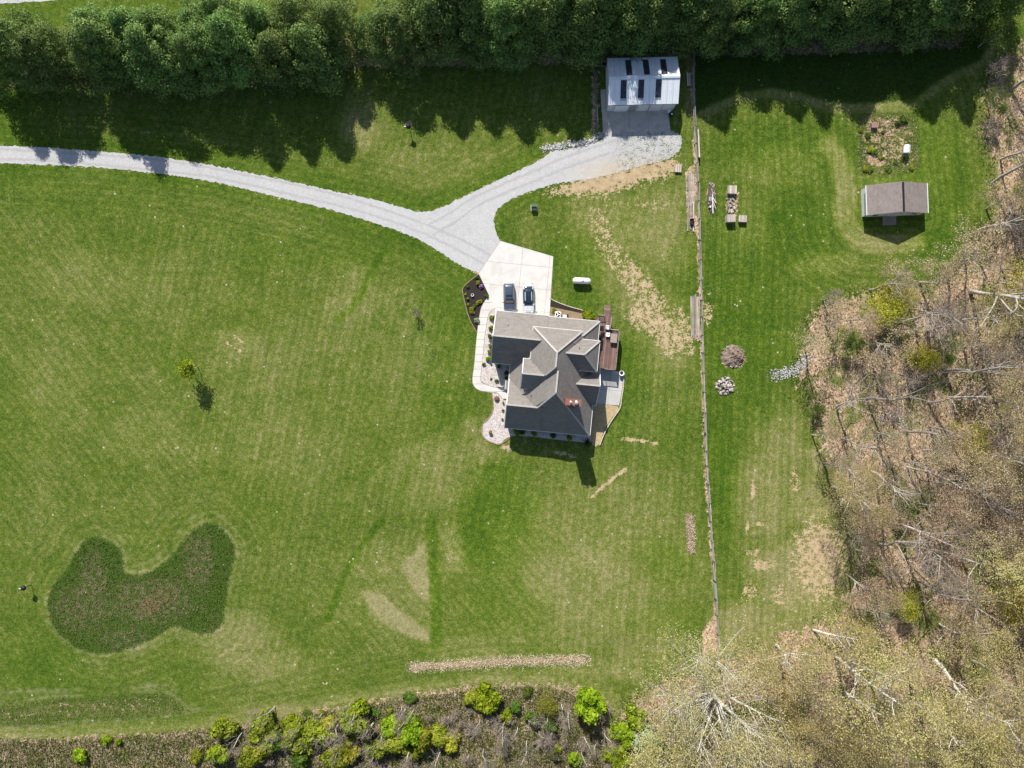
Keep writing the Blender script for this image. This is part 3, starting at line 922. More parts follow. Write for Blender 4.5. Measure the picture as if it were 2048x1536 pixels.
# south-west gable
zr = 7.2
roof_part('roof', house, [[(-0.53, -3.3, zr), (5.2, -3.3, zr), (5.2, -7.27, 3.21), (-0.53, -7.27, 3.21)], [(-0.53, -3.3, zr), (-0.53, 0.75, 3.15), (5.2, 0.75, 3.15), (5.2, -3.3, zr)]],
          [((-0.53, -3.3, zr), (4.4, -3.3, zr)), ((4.4, -3.3, zr), (UR, -0.64, ZR + .02))],
          [((-0.53, -7.27, 3.21), (5.2, -7.27, 3.21)), ((-0.53, -7.27, 3.21), (-0.53, -3.3, zr)), ((-0.53, -3.3, zr), (-0.53, 0.75, 3.15))], off=HO)
# northern wing with the garage: west gable, east hip; the garage half stands a little proud
vr = 7.36; zw = 3.5 + 4.23
wn_, ws_ = 11.62, 3.13
roof_part('roof', house, [[(3, vr, zw), (3, wn_, 3.5), (13.33, wn_, 3.5), (9.09, vr, zw)], [(3, vr, zw), (9.09, vr, zw), (13.33, ws_, 3.5), (3, ws_, 3.5)],
                          [(9.09, vr, zw), (13.33, wn_, 3.5), (13.33, ws_, 3.5)]],
          [((10.5, 8.78, 6.33), (13.33, wn_, 3.5))], [((4.9, wn_, 3.5), (13.33, wn_, 3.5)), ((13.33, wn_, 3.5), (13.33, 8.2, 3.5))], off=HO)
roof_part('roof', house, [[(-3.76, vr, zw + .15), (-3.76, wn_ + .12, 3.53), (4.85, wn_ + .12, 3.53), (4.85, vr, zw + .15)], [(-3.76, vr, zw + .15), (4.85, vr, zw + .15), (4.85, ws_, 3.53), (-3.76, ws_, 3.53)]],
          [((-3.76, vr, zw + .15), (3.8, vr, zw + .15))], [((-3.76, wn_ + .12, 3.53), (4.85, wn_ + .12, 3.53)), ((-3.76, ws_, 3.53), (-0.5, ws_, 3.53)), ((-3.76, ws_, 3.53), (-3.76, vr, zw + .15)), ((-3.76, vr, zw + .15), (-3.76, wn_ + .12, 3.53))], off=HO)
# upper northern block, hipped both ways
UB = 6.45; ZB = 10.3; hb = 3.95; eb = ZB - hb
b0, b1 = -0.65, 9.5
n_r = (UB, b1 - hb, ZB); s_r = (UB, b0 + hb, ZB)
c_nw, c_ne, c_se, c_sw = (UB - hb, b1, eb), (UB + hb, b1, eb), (UB + hb, b0, eb), (UB - hb, b0, eb)
roof_part('roof', house, [[n_r, c_nw, c_sw, s_r], [n_r, s_r, c_se, c_ne], [n_r, c_ne, c_nw], [s_r, c_sw, c_se]],
          [(n_r, s_r), (n_r, c_nw), (n_r, c_ne), (s_r, (UB - 1.4, b0 + hb - 1.4, ZB - 1.4))],
          [(c_nw, c_ne), (c_nw, (UB - hb, 8.6, eb)), (c_ne, (UB + hb, 8.2, eb)), ((UB - hb, 6.0, eb), (UB - hb, 4.3, eb))], off=HO)
# west gable of the upper floor
zd = 8.72
roof_part('roof', house, [[(1.43, 1.85, zd), (6.0, 1.85, zd), (6.0, -0.58, zd - 2.43), (1.43, -0.58, zd - 2.43)], [(1.43, 1.85, zd), (1.43, 4.28, zd - 2.43), (6.0, 4.28, zd - 2.43), (6.0, 1.85, zd)]],
          [((1.43, 1.85, zd), (4.9, 1.85, zd))], [((1.43, -0.58, zd - 2.43), (3.9, -0.58, zd - 2.43)), ((1.43, -0.58, zd - 2.43), (1.43, 1.85, zd)), ((1.43, 1.85, zd), (1.43, 4.28, zd - 2.43)), ((1.43, 4.28, zd - 2.43), (2.6, 4.28, zd - 2.43))], off=HO)
# upper east wing, hipped
e0, e1 = 3.22, 8.24; em = (e0 + e1) / 2; zh = 6.3; zt = zh + (e1 - e0) / 2; ua = 13.33 - (e1 - e0) / 2
roof_part('roof', house, [[(6.6, em, zt), (ua, em, zt), (13.33, e1, zh), (6.6, e1, zh)], [(6.6, em, zt), (6.6, e0, zh), (13.33, e0, zh), (ua, em, zt)], [(ua, em, zt), (13.33, e0, zh), (13.33, e1, zh)]],
          [((7.9, em, zt), (ua, em, zt)), ((ua, em, zt), (13.33, e1, zh)), ((ua, em, zt), (13.33, e0, zh))],
          [((10.45, e1, zh), (13.33, e1, zh)), ((13.33, e1, zh), (13.33, e0, zh)), ((10.3, e0, zh), (13.33, e0, zh))], off=HO)
# small east gable over the patio door
zg = 6.58
roof_part('roof', house, [[(8, 1.08, zg), (14.05, 1.08, zg), (14.05, 4.4, 3.26), (8, 4.4, 3.26)], [(8, 1.08, zg), (8, -2.24, 3.26), (14.05, -2.24, 3.26), (14.05, 1.08, zg)]],
          [((10.2, 1.08, zg), (14.05, 1.08, zg))], [((14.05, 4.4, 3.26), (14.05, 1.08, zg)), ((14.05, 1.08, zg), (14.05, -2.24, 3.26)), ((13.4, -2.24, 3.26), (14.05, -2.24, 3.26))], off=HO)
# porch roof over the front door
roof_part('porch_roof', house, [[(-1.06, -0.97, 2.9), (-0.3, -0.97, 3.35), (-0.3, 0.5, 3.35), (-1.06, 0.5, 2.9)]], [], [((-1.06, -0.97, 2.9), (-1.06, 0.5, 2.9))], off=HO)
for v in (-0.85, 0.38):
    MB().box(-0.95 - HO.x, -0.8 - HO.x, v - .08 - HO.y, v + .08 - HO.y, 0, 2.75).build('porch_post', M_trim, house)


def hbox(name, u0, u1, v0, v1, z0, z1, mat, parent=house):
    return MB().box(u0 - HO.x, u1 - HO.x, v0 - HO.y, v1 - HO.y, z0, z1).build(name, mat, parent)


def gable(name, ax, u0, u1, v0, v1, ze, zp, mat):
    """wall prism under a gable; ax 'u': ridge along u"""
    b = MB()
    vm = (v0 + v1) / 2
    q = []
    for u in (u0, u1): q += [(u - HO.x, v0 - HO.y, 0), (u - HO.x, v1 - HO.y, 0), (u - HO.x, v1 - HO.y, ze), (u - HO.x, vm - HO.y, zp), (u - HO.x, v0 - HO.y, ze)]
    b.add(q, [(0, 1, 2, 3, 4), (9, 8, 7, 6, 5), (0, 5, 6, 1), (1, 6, 7, 2), (2, 7, 8, 3), (3, 8, 9, 4), (4, 9, 5, 0)])
    return b.build(name, mat, house)


wing_w = gable('wall', 'u', -3.35, 4.5, 3.45, 11.27, 3.4, 7.2, M_siding)
hbox('wall', 4.5, 12.95, 3.5, 11.25, 0, 3.3, M_siding)
main_w = hbox('wall', -0.2, 13.2, -6.9, 3.45, 0, 2.75, M_siding)
sw_w = gable('wall', 'u', -0.12, 5.0, -6.88, 0.4, 2.95, 6.6, M_siding)
hbox('wall', UB - hb + .35, UB + hb - .35, b0 + .35, b1 - .35, 2.9, eb - .05, M_siding)
MB().add([(1.75 - HO.x, -0.2 - HO.y, 3), (1.75 - HO.x, 3.9 - HO.y, 3), (1.75 - HO.x, 3.9 - HO.y, 6.3), (1.75 - HO.x, 1.85 - HO.y, 8.3), (1.75 - HO.x, -0.2 - HO.y, 6.3),
          (4 - HO.x, -0.2 - HO.y, 3), (4 - HO.x, 3.9 - HO.y, 3), (4 - HO.x, 3.9 - HO.y, 6.3), (4 - HO.x, 1.85 - HO.y, 8.3), (4 - HO.x, -0.2 - HO.y, 6.3)],
         [(0, 1, 2, 3, 4), (9, 8, 7, 6, 5), (0, 5, 6, 1), (1, 6, 7, 2), (2, 7, 8, 3), (3, 8, 9, 4), (4, 9, 5, 0)]).build('wall', M_siding, house)
east_w = hbox('wall', 8, 12.98, 3.55, 7.9, 0.01, 6.2, M_siding)
eg_w = gable('wall', 'u', 9, 13.7, -1.85, 4.0, 3.25, 6.1, M_siding)
# openings: windows and doors stand a little proud of the walls


def window(parent, u, v, z, w, h, face, name='window'):
    d = 0.05
    if face in 'we':
        u0, u1 = (u - d, u + .02) if face == 'w' else (u - .02, u + d)
        f = hbox(name, u0, u1, v - w / 2, v + w / 2, z, z + h, M_trim, house)
        s = -1 if face == 'w' else 1
        g = hbox('pane', u + s * d - .015, u + s * d + .015, v - w / 2 + .09, v + w / 2 - .09, z + .09, z + h - .09, M_glass, house)
    else:
        v0, v1 = (v - .02, v + d) if face == 'n' else (v - d, v + .02)
        f = hbox(name, u - w / 2, u + w / 2, v0, v1, z, z + h, M_trim, house)
        s = 1 if face == 'n' else -1
        g = hbox('pane', u - w / 2 + .09, u + w / 2 - .09, v + s * d - .015, v + s * d + .015, z + .09, z + h - .09, M_glass, house)
    g.parent = f
    return f


for v in (-5.6, -3.3, -1.9): window(house, -0.12, v, 0.9, 1.1, 1.5, 'w')
for u in (2, 5.5, 9, 11.6): window(house, u, -6.9, 0.9, 1.2, 1.5, 's')
for v in (0.0, 2.3): window(house, 13.7, v, 0.6, 1.3, 2.1, 'e')
window(house, 1.75, 1.85, 6.4, 1.3, 1.4, 'w')
for v in (4.8, 6.8): window(house, 12.98, v, 4.2, 1.2, 1.5, 'e'); window(house, 12.98, v, 1.9, 1.2, 1.5, 'e')
for u in (-1.2, 2.6):
    g = hbox('garage_door', u - 1.35, u + 1.35, 11.27, 11.33, 0.02, 2.3, M_white)
    for k in range(4): hbox('door_panel', u - 1.3, u + 1.3, 11.33, 11.36, 0.07 + k * .56, 0.57 + k * .56, M_white).parent = g
fd = hbox('front_door', -0.27, -0.2, -0.7, 0.3, 0.05, 2.15, simple('dark door', (0.06, 0.035, 0.025), 0.5))
hbox('door_handle', -0.33, -0.27, 0.12, 0.18, 1.0, 1.1, M_steel).parent = fd
hbox('entry_step', -1.5, -0.2, -1.3, 0.7, 0.05, 0.2, M_conc)
# chimney
ch = hbox('chimney', 8.4, 10.77, -2.33, -1.41, 5.5, 11.5, M_brick)
hbox('chimney_crown', 8.34, 10.83, -2.39, -1.35, 11.42, 11.6, simple('brick crown', (0.25, 0.10, 0.07), 0.9, amt=0.3, scale=4)).parent = ch
for u, r, z in ((9.15, 0.19, 12.35), (10.05, 0.25, 12.05)):
    b = MB(); b.lathe((u - HO.x, -1.87 - HO.y, 0), [(r * .6, 11.6), (r * .6, z - .25), (r * 1.2, z - .25), (r * 1.25, z - .1), (r * .6, z), (0.01, z + .04)], 16)
    b.build('chimney_cap', M_steel, house, smooth=False).parent = ch
for p in ((10.0, 6.7), (3.2, -1.5), (-1.5, 9.3)):
    zz = {10.0: 7.95, 3.2: 6.4, -1.5: 5.8}[p[0]]
    MB().tube((p[0] - HO.x, p[1] - HO.y, zz - .3), (p[0] - HO.x, p[1] - HO.y, zz + .35), 0.07).build('vent_pipe', M_dark, house)

# ------------------------------------------------------------------ deck on the east side
DZ = 1.55
deck = empty('deck', HL(15, 8), -HA)
tag(deck, 'weathered reddish brown timber deck along the east wall of the house', 'deck')


def dloc(u, v, z): return (u - 15, v - 8, z)


def board_mat(name, c):
    m = NT(name)
    r = m.objrand()
    n = m.noise(1.0, 3.0, 0.6, vec=m.mapping(m.co(), (5, 0.6, 5)))
    n2 = m.noise(0.8, 3.0, 0.6)
    f = m.math('ADD', m.math('MULTIPLY', r, 0.3), m.math('ADD', m.math('MULTIPLY', n, 0.45), m.math('MULTIPLY', n2, 0.25)))
    return m.done(m.ramp(f, [(0.2, sc(c, 0.5)), (0.55, c), (0.85, tuple(min(1, x * 1.9 + .06) for x in c))]), 0.9, spec=0.15)


M_deck = board_mat('deck timber', (0.20, 0.125, 0.105))
M_timber = board_mat('weathered timber', (0.33, 0.28, 0.24))
M_timber2 = board_mat('pale lumber', (0.47, 0.40, 0.34))
bw = 0.145
k = 0
u = 13.15
while u < 16.85:
    v0 = 3.95
    v1 = 10.62 if u > 15.35 else 12.85
    MB().box(u - 15, u + bw - 15, v0 - 8, v1 - 8, DZ - .04, DZ).build('board', M_deck, deck)
    u += bw + 0.012
for u0 in (13.3, 15.2, 16.7):
    for v0 in (4.15, 7.2, 10.4) + ((12.7,) if u0 < 15.5 else ()):
        MB().box(u0 - .07 - 15, u0 + .07 - 15, v0 - .07 - 8, v0 + .07 - 8, 0, DZ - .04).build('deck_post', M_deck, deck)
MB().box(13.1 - 15, 16.85 - 15, 3.9 - 8, 3.95 - 8, DZ - .25, DZ).box(16.85 - 15, 16.9 - 15, 3.9 - 8, 10.65 - 8, DZ - .25, DZ).build('rim_joist', M_deck, deck)
RAILS = [((16.8, 10.6), (16.8, 4.0)), ((16.8, 4.0), (14.3, 4.0)), ((15.3, 10.6), (16.8, 10.6)), ((15.3, 12.8), (15.3, 10.6)), ((13.2, 12.8), (14.1, 12.8))]
for a, c in RAILS:
    L_ = (Vector(c) - Vector(a)).length
    b = MB(); b.bar(dloc(*a, DZ + .95), dloc(*c, DZ + .95), 0.12, 0.06); b.bar(dloc(*a, DZ + .12), dloc(*c, DZ + .12), 0.05, 0.07)
    o = b.build('railing', M_timber, deck)
    bb = MB()
    n = int(L_ / 0.13)
    for i in range(n + 1):
        t = i / n
        x = a[0] + (c[0] - a[0]) * t; y = a[1] + (c[1] - a[1]) * t
        big_ = i % 14 == 0 or i == n
        w = .045 if big_ else .018
        bb.box(x - w - 15, x + w - 15, y - w - 8, y + w - 8, DZ, DZ + (1.05 if big_ else .93))
    bb.build('baluster', M_timber, o)
for i in range(7):
    MB().box(14.15 - 15, 15.25 - 15, 12.88 + i * .27 - 8, 13.14 + i * .27 - 8, DZ - .2 * (i + 1) - .04, DZ - .2 * (i + 1)).build('step', M_deck, deck)
# furniture on the deck


def table(name, u, v, w, d, h, mat, label, cat='table'):
    e = empty(name, HL(u, v, DZ), -HA)
    MB().box(-w / 2, w / 2, -d / 2, d / 2, h - .05, h).build('table_top', mat, e)
    for x in (-1, 1):
        for y in (-1, 1): MB().box(x * (w / 2 - .08) - .03, x * (w / 2 - .08) + .03, y * (d / 2 - .08) - .03, y * (d / 2 - .08) + .03, 0, h - .05).build('leg', mat, e)
    return tag(e, label, cat)


def chair(name, u, v, rz, mat, label):
    e = empty(name, HL(u, v, DZ), rz - HA)
    MB().box(-.3, .3, -.3, .3, .38, .44).build('seat', mat, e)
    MB().box(-.3, .3, .26, .32, .44, .95).build('backrest', mat, e)
    for x in (-1, 1):
        for y in (-1, 1): MB().box(x * .26 - .025, x * .26 + .025, y * .26 - .025, y * .26 + .025, 0, .38).build('leg', mat, e)
        MB().box(x * .3 - .04, x * .3 + .04, -.28, .3, .6, .64).build('armrest', mat, e)
    return tag(e, label, 'chair')


table('patio_table', 16.05, 9.2, 1.1, 1.5, 0.72, M_timber, 'slatted timber table at the railing corner of the deck')
table('bench', 14.0, 8.3, 0.55, 1.7, 0.45, M_dark, 'dark bench against the house on the deck', 'bench')
table('grill_cart', 13.9, 10.6, 0.6, 0.8, 0.9, M_dark, 'black grill cart in the shade where the deck narrows', 'grill')
chair('deck_chair', 14.85, 10.9, R(90), M_white, 'white armchair on the left of the deck steps')
chair('deck_chair', 15.0, 9.7, R(-90), M_white, 'white armchair beside the timber table on the deck')

# ------------------------------------------------------------------ metal barn
def metal_mat(name, c, amt=0.1):
    m = NT(name)
    n = m.noise(0.8, 4.0, 0.6); n2 = m.noise(5.0, 3.0, 0.6)
    st = m.noise(1.0, 3.0, 0.6, vec=m.mapping(m.co(), (4.0, 0.25, 1)))
    f = m.math('ADD', m.math('MULTIPLY', n, 0.4), m.math('ADD', m.math('MULTIPLY', n2, 0.2), m.math('MULTIPLY', st, 0.4)))
    cc = m.ramp(f, [(0.3, sc(c, 1 - amt * 2)), (0.6, c)])
    return m.done(cc, 0.45, 0.0, 0.4)


M_bw = metal_mat('white steel panels', (0.88, 0.90, 0.92), 0.06)
M_bn = metal_mat('duller white steel', (0.78, 0.81, 0.84), 0.12)  # greyer and streakier than the south panels
M_bwall = metal_mat('white steel siding', (0.72, 0.73, 0.74), 0.1)
M_rust = simple('rust brown trim', (0.07, 0.03, 0.025), 0.8, amt=0.4)
M_sky = NT('skylight plastic')
M_sky = M_sky.done(M_sky.ramp(M_sky.noise(2.2, 3.0, 0.6), [(0.3, (0.022, 0.026, 0.036)), (0.7, (0.065, 0.07, 0.085))]), 0.25, 0.0, 0.5)
BA = R(1.3)
bx0, bx1 = 15.75, 27.15      # along the ridge
byS, byN, byR = 45.85, 53.6, 49.72
BC = Vector(((bx0 + bx1) / 2, byR, 0))
barn = empty('barn', BC, BA)
tag(barn, 'pale blue-white metal barn with dark roof skylights at the edge of the pines', 'barn')
hl = (bx1 - bx0) / 2
ysn, ynn = byS - byR, byN - byR          # eave offsets
ZE, ZRg = 3.35, 4.95
npan = 12
pw = 2 * hl / npan


def panel_mesh(y0, z0, y1, z1, w):
    """ribbed roof sheet from eave to ridge"""
    b = MB()
    xs = [0, .04, .07, .11, .32, .35, .39, .42, .63, .66, .70, .73, 1.0]
    hs = [0.05, .05, 0, 0, 0, .045, .045, 0, 0, .045, .045, 0, 0]
    q = []
    for y, z in ((y0, z0), (y1, z1)):
        for x, h in zip(xs, hs): q.append((x * w, y, z + h))
    n = len(xs)
    for y, z in ((y0, z0), (y1, z1)): q += [(0, y, z - .05), (w, y, z - .05)]
    fs = [(i, i + 1, n + i + 1, n + i) for i in range(n - 1)]
    fs += [(2 * n, 2 * n + 2, 2 * n + 3, 2 * n + 1)]
    b.add(q, fs)
    return b.mesh('roof_panel')


mS = panel_mesh(ysn, ZE, 0, ZRg, pw - .006); mS.materials.append(M_bw)
mN = panel_mesh(ynn, ZE, 0, ZRg, pw - .006); mN.materials.append(M_bn)


def lerp_panel(side, t0, t1):
    ye = ysn if side == 's' else ynn
    f = lambda t: (ye * (1 - t), ZE + (ZRg - ZE) * t)
    return f(t0) + f(t1)


def sub(side, t0, t1, mat, name, parent, x, dz=0.0):
    y0, z0, y1, z1 = lerp_panel(side, t0, t1)
    me = panel_mesh(y0, z0 + dz, y1, z1 + dz, pw - .006); me.materials.append(mat)
    o = link(name, me, parent); o.location.x = x
    return o


for i in range(npan):
    x = -hl + i * pw
    if i in (2, 5, 8):
        sub('s', 0.0, 0.15, M_bw, 'roof_panel', barn, x); s_ = sub('s', 0.24, 0.9, M_sky, 'skylight', barn, x); sub('s', 0.15, 0.24, M_steel, 'louvre', s_, 0); sub('s', 0.9, 1.0, M_bw, 'roof_panel', barn, x)
    else: o = link('roof_panel', mS, barn); o.location.x = x
    if i in (3, 6, 9):
        sub('n', 0.0, 0.12, M_bn, 'roof_panel', barn, x); sub('n', 0.12, 0.9, M_sky, 'skylight', barn, x); sub('n', 0.9, 1.0, M_bn, 'roof_panel', barn, x)
    else: o = link('roof_panel', mN, barn); o.location.x = x
MB().add([(-hl - .05, -.28, ZRg - .0), (-hl - .05, 0, ZRg + .1), (-hl - .05, .28, ZRg - .0), (hl + .05, -.28, ZRg - .0), (hl + .05, 0, ZRg + .1), (hl + .05, .28, ZRg - .0)],
         [(0, 3, 4, 1), (1, 4, 5, 2), (0, 1, 2), (5, 4, 3), (0, 2, 5, 3)]).build('ridge_cap', M_bn, barn)
b = MB()
b.add([(-hl + .1, ysn + .25, 0), (-hl + .1, ynn - .25, 0), (-hl + .1, ynn - .25, ZE + .02), (-hl + .1, 0, ZRg - .12), (-hl + .1, ysn + .25, ZE + .02),
       (hl - .1, ysn + .25, 0), (hl - .1, ynn - .25, 0), (hl - .1, ynn - .25, ZE + .02), (hl - .1, 0, ZRg - .12), (hl - .1, ysn + .25, ZE + .02)],
      [(0, 1, 2, 3, 4), (9, 8, 7, 6, 5), (0, 5, 6, 1), (1, 6, 7, 2), (2, 7, 8, 3), (3, 8, 9, 4), (4, 9, 5, 0)])
bwall = b.build('wall', M_bwall, barn)
MB().box(-hl, hl, ysn - .04, ysn + .02, ZE - .14, ZE - .02).build('eave_trim', M_rust, barn)
MB().box(-hl, hl, ynn - .02, ynn + .05, ZE - .1, ZE + .03).build('eave_trim', M_rust, barn)
for s in (-1, 1):
    b = MB(); b.bar((s * (hl + .02), ysn, ZE - .03), (s * (hl + .02), 0, ZRg - .03), .06, .16); b.bar((s * (hl + .02), 0, ZRg - .03), (s * (hl + .02), ynn, ZE - .03), .06, .16)
    b.build('rake_trim', M_bn, barn)
ysw = ysn + .25
for x0, x1, mt in ((-hl + 1.15, -hl + 3.6, M_white), (-hl + 5.0, -hl + 7.0, M_bwall), (-hl + 7.05, -hl + 9.2, M_bwall)):
    d = MB().box(x0, x1, ysw - .07, ysw, .03, 2.9).build('sliding_door', mt, barn)
    MB().box(x0, x0 + .1, ysw - .1, ysw - .07, .03, 2.9).box(x1 - .1, x1, ysw - .1, ysw - .07, .03, 2.9).build('door_frame', M_steel, d)
MB().box(-hl + 3.75, -hl + 4.85, ysw - .06, ysw, .03, 2.3).build('door', simple('grey door', (0.3, 0.3, 0.31), 0.6), barn)
MB().box(-hl + 1, hl - 2, ysw - .16, ysw - .1, 2.92, 3.02).build('door_track', M_steel, barn)

# ------------------------------------------------------------------ shed
sx0, sx1, sy0, sy1 = 58.65, 69.0, 28.15, 33.1
SC = Vector(((sx0 + sx1) / 2, (sy0 + sy1) / 2, 0))
SA = R(2.0)
shed = empty('shed', SC, SA)
tag(shed, 'garden shed with a taupe shingled gable roof and white siding on the right lawn', 'shed')
sw2, sd2 = 5.1, 2.47
SE_, SR_ = 2.15, 3.95
o1 = roof_part('roof', shed, [[(-sw2, -sd2, SE_), (0, -sd2, SR_), (0, sd2, SR_), (-sw2, sd2, SE_)]], [], [((-sw2, -sd2, SE_), (-sw2, sd2, SE_))], M_shing2, 0.14)
o2 = roof_part('roof', shed, [[(0.001, -sd2, SR_ - .005), (sw2, -sd2, SE_), (sw2, sd2, SE_), (0.001, sd2, SR_ - .005)]], [], [((sw2, -sd2, SE_), (sw2, sd2, SE_))], M_shing2, 0.14)
MB().bar((0.06, -sd2 + .12, SR_ + .03), (0.06, sd2 - .12, SR_ + .03), 0.3, 0.09).build('ridge_vent', M_dark, shed)
MB().add([(-sw2 + .25, -sd2 + .2, 0), (sw2 - .25, -sd2 + .2, 0), (sw2 - .25, -sd2 + .2, SE_ - .08), (0, -sd2 + .2, SR_ - .16), (-sw2 + .25, -sd2 + .2, SE_ - .08),
          (-sw2 + .25, sd2 - .2, 0), (sw2 - .25, sd2 - .2, 0), (sw2 - .25, sd2 - .2, SE_ - .08), (0, sd2 - .2, SR_ - .16), (-sw2 + .25, sd2 - .2, SE_ - .08)],
         [(0, 1, 2, 3, 4), (9, 8, 7, 6, 5), (0, 5, 6, 1), (1, 6, 7, 2), (2, 7, 8, 3), (3, 8, 9, 4), (4, 9, 5, 0)]).build('wall', M_white, shed)
for x0, x1 in ((-1.15, -.05), (0.0, 1.1)):
    d = MB().box(x0, x1, -sd2 + .13, -sd2 + .2, .1, 2.1).build('door', M_bwall, shed)
    MB().box(x0 + .08, x1 - .08, -sd2 + .1, -sd2 + .13, .95, 1.07).build('door_brace', M_white, d)
for x in (-3.2, 3.2):
    f = MB().box(x - .5, x + .5, -sd2 + .14, -sd2 + .2, .9, 1.7).build('window', M_trim, shed)
    MB().box(x - .42, x + .42, -sd2 + .125, -sd2 + .14, .98, 1.62).build('pane', M_glass, f)
ramp = MB().add([(-1.4, -sd2 + .12, .12), (.9, -sd2 + .12, .12), (.9, -sd2 - 1.35, .02), (-1.4, -sd2 - 1.35, .02), (-1.4, -sd2 + .12, 0), (.9, -sd2 + .12, 0), (.9, -sd2 - 1.35, 0), (-1.4, -sd2 - 1.35, 0)],
                [(0, 3, 2, 1), (0, 1, 5, 4), (2, 3, 7, 6), (1, 2, 6, 5), (3, 0, 4, 7)]).build('ramp', M_timber, shed)
# ------------------------------------------------------------------ cars
def car_paint(name, c, rough=0.25, metal=0.3):
    m = NT(name)
    n = m.noise(1.5, 3.0, 0.5)
    m.bsdf.inputs['Coat Weight'].default_value = 0.6
    m.bsdf.inputs['Coat Roughness'].default_value = 0.08
    return m.done(m.ramp(n, [(0.3, sc(c, 0.94)), (0.7, sc(c, 1.04))]), rough, metal, 0.4)


M_tyre = simple('tyre rubber', (0.02, 0.02, 0.02), 0.9)
M_rim = simple('alloy rim', (0.45, 0.46, 0.47), 0.35, 0.8)
M_lamp = NT('lamp glass').done((0.6, 0.62, 0.65), 0.1, 0.0, 0.6)
M_tail = NT('red lamp glass').done((0.25, 0.01, 0.01), 0.15, 0.0, 0.6)
M_carglass = NT('tinted glass with sky colour').done((0.016, 0.03, 0.05), 0.08, 0.0, 1.0)  # blue base colour stands in for sky reflected in the tinted glass


def loft_profile(keys, s):
    for a, b in zip(keys, keys[1:]):
        if a[0] <= s <= b[0]:
            t = (s - a[0]) / (b[0] - a[0])
            t = t * t * (3 - 2 * t) * 0.5 + t * 0.5
            return [x + (y - x) * t for x, y in zip(a[1:], b[1:])]
    return list(keys[-1][1:])


def build_car(name, loc, rz, length, keys, paint, glass_top, bands, label, sunroof=None, roof_glass=False):
    """keys: (s, half width, belt height, top half width, top height), s from tail (0) to nose (1); bands: s ranges"""
    car = empty(name, loc, rz)
    tag(car, label, 'car')
    cuts = sorted(set([k[0] for k in keys] + [i / 40 for i in range(41)] + [x for b_ in bands.values() for x in b_] + (list(sunroof) if sunroof else [])))
    rows = []
    for s in cuts:
        w, zb, wt, zt = loft_profile(keys, s)
        y = length / 2 - s * length
        crown = 0.045
        wb = w * 0.93
        half = [(0, zt + crown), (wt * .5, zt + crown * .8), (wt * .82, zt + crown * .4), (wt, zt - .02), (max(wt + .02, wb - .02), zb + .02), (w * .985, zb - .07), (w, .62), (w * .985, .4), (w * .93, .24)]
        rows.append([(x, y, z) for x, z in half[::-1]] + [(-x, y, z) for x, z in half[1:]])
    n = len(rows[0])
    V = np.array(rows).reshape(-1, 3)
    groups = {}

    def cls(s, c):
        k = c if c < 8 else 15 - c          # 0..7 from sill to centre; 4 = glass side, 5.. = top
        if k >= 5 + (bands.get('nar', 0)):
            if bands['wind'][0] <= s < bands['wind'][1]: return 'windshield'
            if bands['rear'][0] <= s < bands['rear'][1]: return 'rear_window'
            if roof_glass and bands['rear'][1] <= s < bands['wind'][0] and k >= 6: return 'roof_glass'
            if sunroof and sunroof[0] <= s < sunroof[1] and k >= 6: return 'sunroof'
        if k == 3 + 1 and bands['side'][0] <= s < bands['side'][1]: return 'side_window_a' if c < 8 else 'side_window_b'
        return 'body'
    for i in range(len(rows) - 1):
        s = (cuts[i] + cuts[i + 1]) / 2
        for c in range(n - 1):
            groups.setdefault(cls(s, c), []).append((i * n + c, i * n + c + 1, (i + 1) * n + c + 1, (i + 1) * n + c))
    ends = [tuple(range(n))[::-1], tuple(range((len(rows) - 1) * n, len(rows) * n))]
    for g, fs in groups.items():
        me = bpy.data.meshes.new(g)
        idx = sorted({i for f in fs for i in f})
        if g == 'body': idx = sorted(set(idx) | set(ends[0]) | set(ends[1]))
        mp = {a: b for b, a in enumerate(idx)}
        ff = [tuple(mp[i] for i in f) for f in fs]
        if g == 'body': ff += [tuple(mp[i] for i in f) for f in ends]
        me.from_pydata([tuple(V[i]) for i in idx], [], ff)
        bm = bmesh.new(); bm.from_mesh(me); bmesh.ops.recalc_face_normals(bm, faces=bm.faces); bm.to_mesh(me); bm.free()
        me.polygons.foreach_set('use_smooth', [True] * len(me.polygons))
        me.update()
        nm = 'side_window' if g.startswith('side_window') else g
        link(nm, me, car, paint if g == 'body' else M_carglass)
    w = keys[len(keys) // 2][1]
    for sx in (-1, 1):
        for sy in (0.17, 0.81):
            y = length / 2 - sy * length
            t = MB(); t.lathe((sx * (w - .13), y, .33), [(.2, -.11), (.33, -.11), (.34, 0), (.33, .11), (.2, .11)], 20, 'x')
            wh = t.build('wheel', M_tyre, car)
            r = MB(); r.lathe((sx * (w - .13), y, .33), [(.02, -.118), (.21, -.113), (.21, .113), (.02, .118)], 20, 'x')
            r.build('rim', M_rim, wh)
        ym = length / 2 - (bands['wind'][1] - .05) * length
        MB().box(min(sx * (w - .06), sx * (w + .2)), max(sx * (w - .06), sx * (w + .2)), ym - .06, ym + .07, 1.0, 1.14).build('mirror', paint, car, bevel=.02)
        yh = -length / 2
        MB().box(min(sx * .42, sx * .76), max(sx * .42, sx * .76), yh + .02, yh + .26, .70, .79).build('headlight', M_lamp, car, bevel=.02)
        MB().box(min(sx * .5, sx * .82), max(sx * .5, sx * .82), -yh - .14, -yh + .005, .82, .96).build('tail_light', M_tail, car, bevel=.02)
    MB().box(-.72, .72, -length / 2 - .015, -length / 2 + .1, .38, .55).build('bumper', M_dark, car, bevel=.02)
    return car


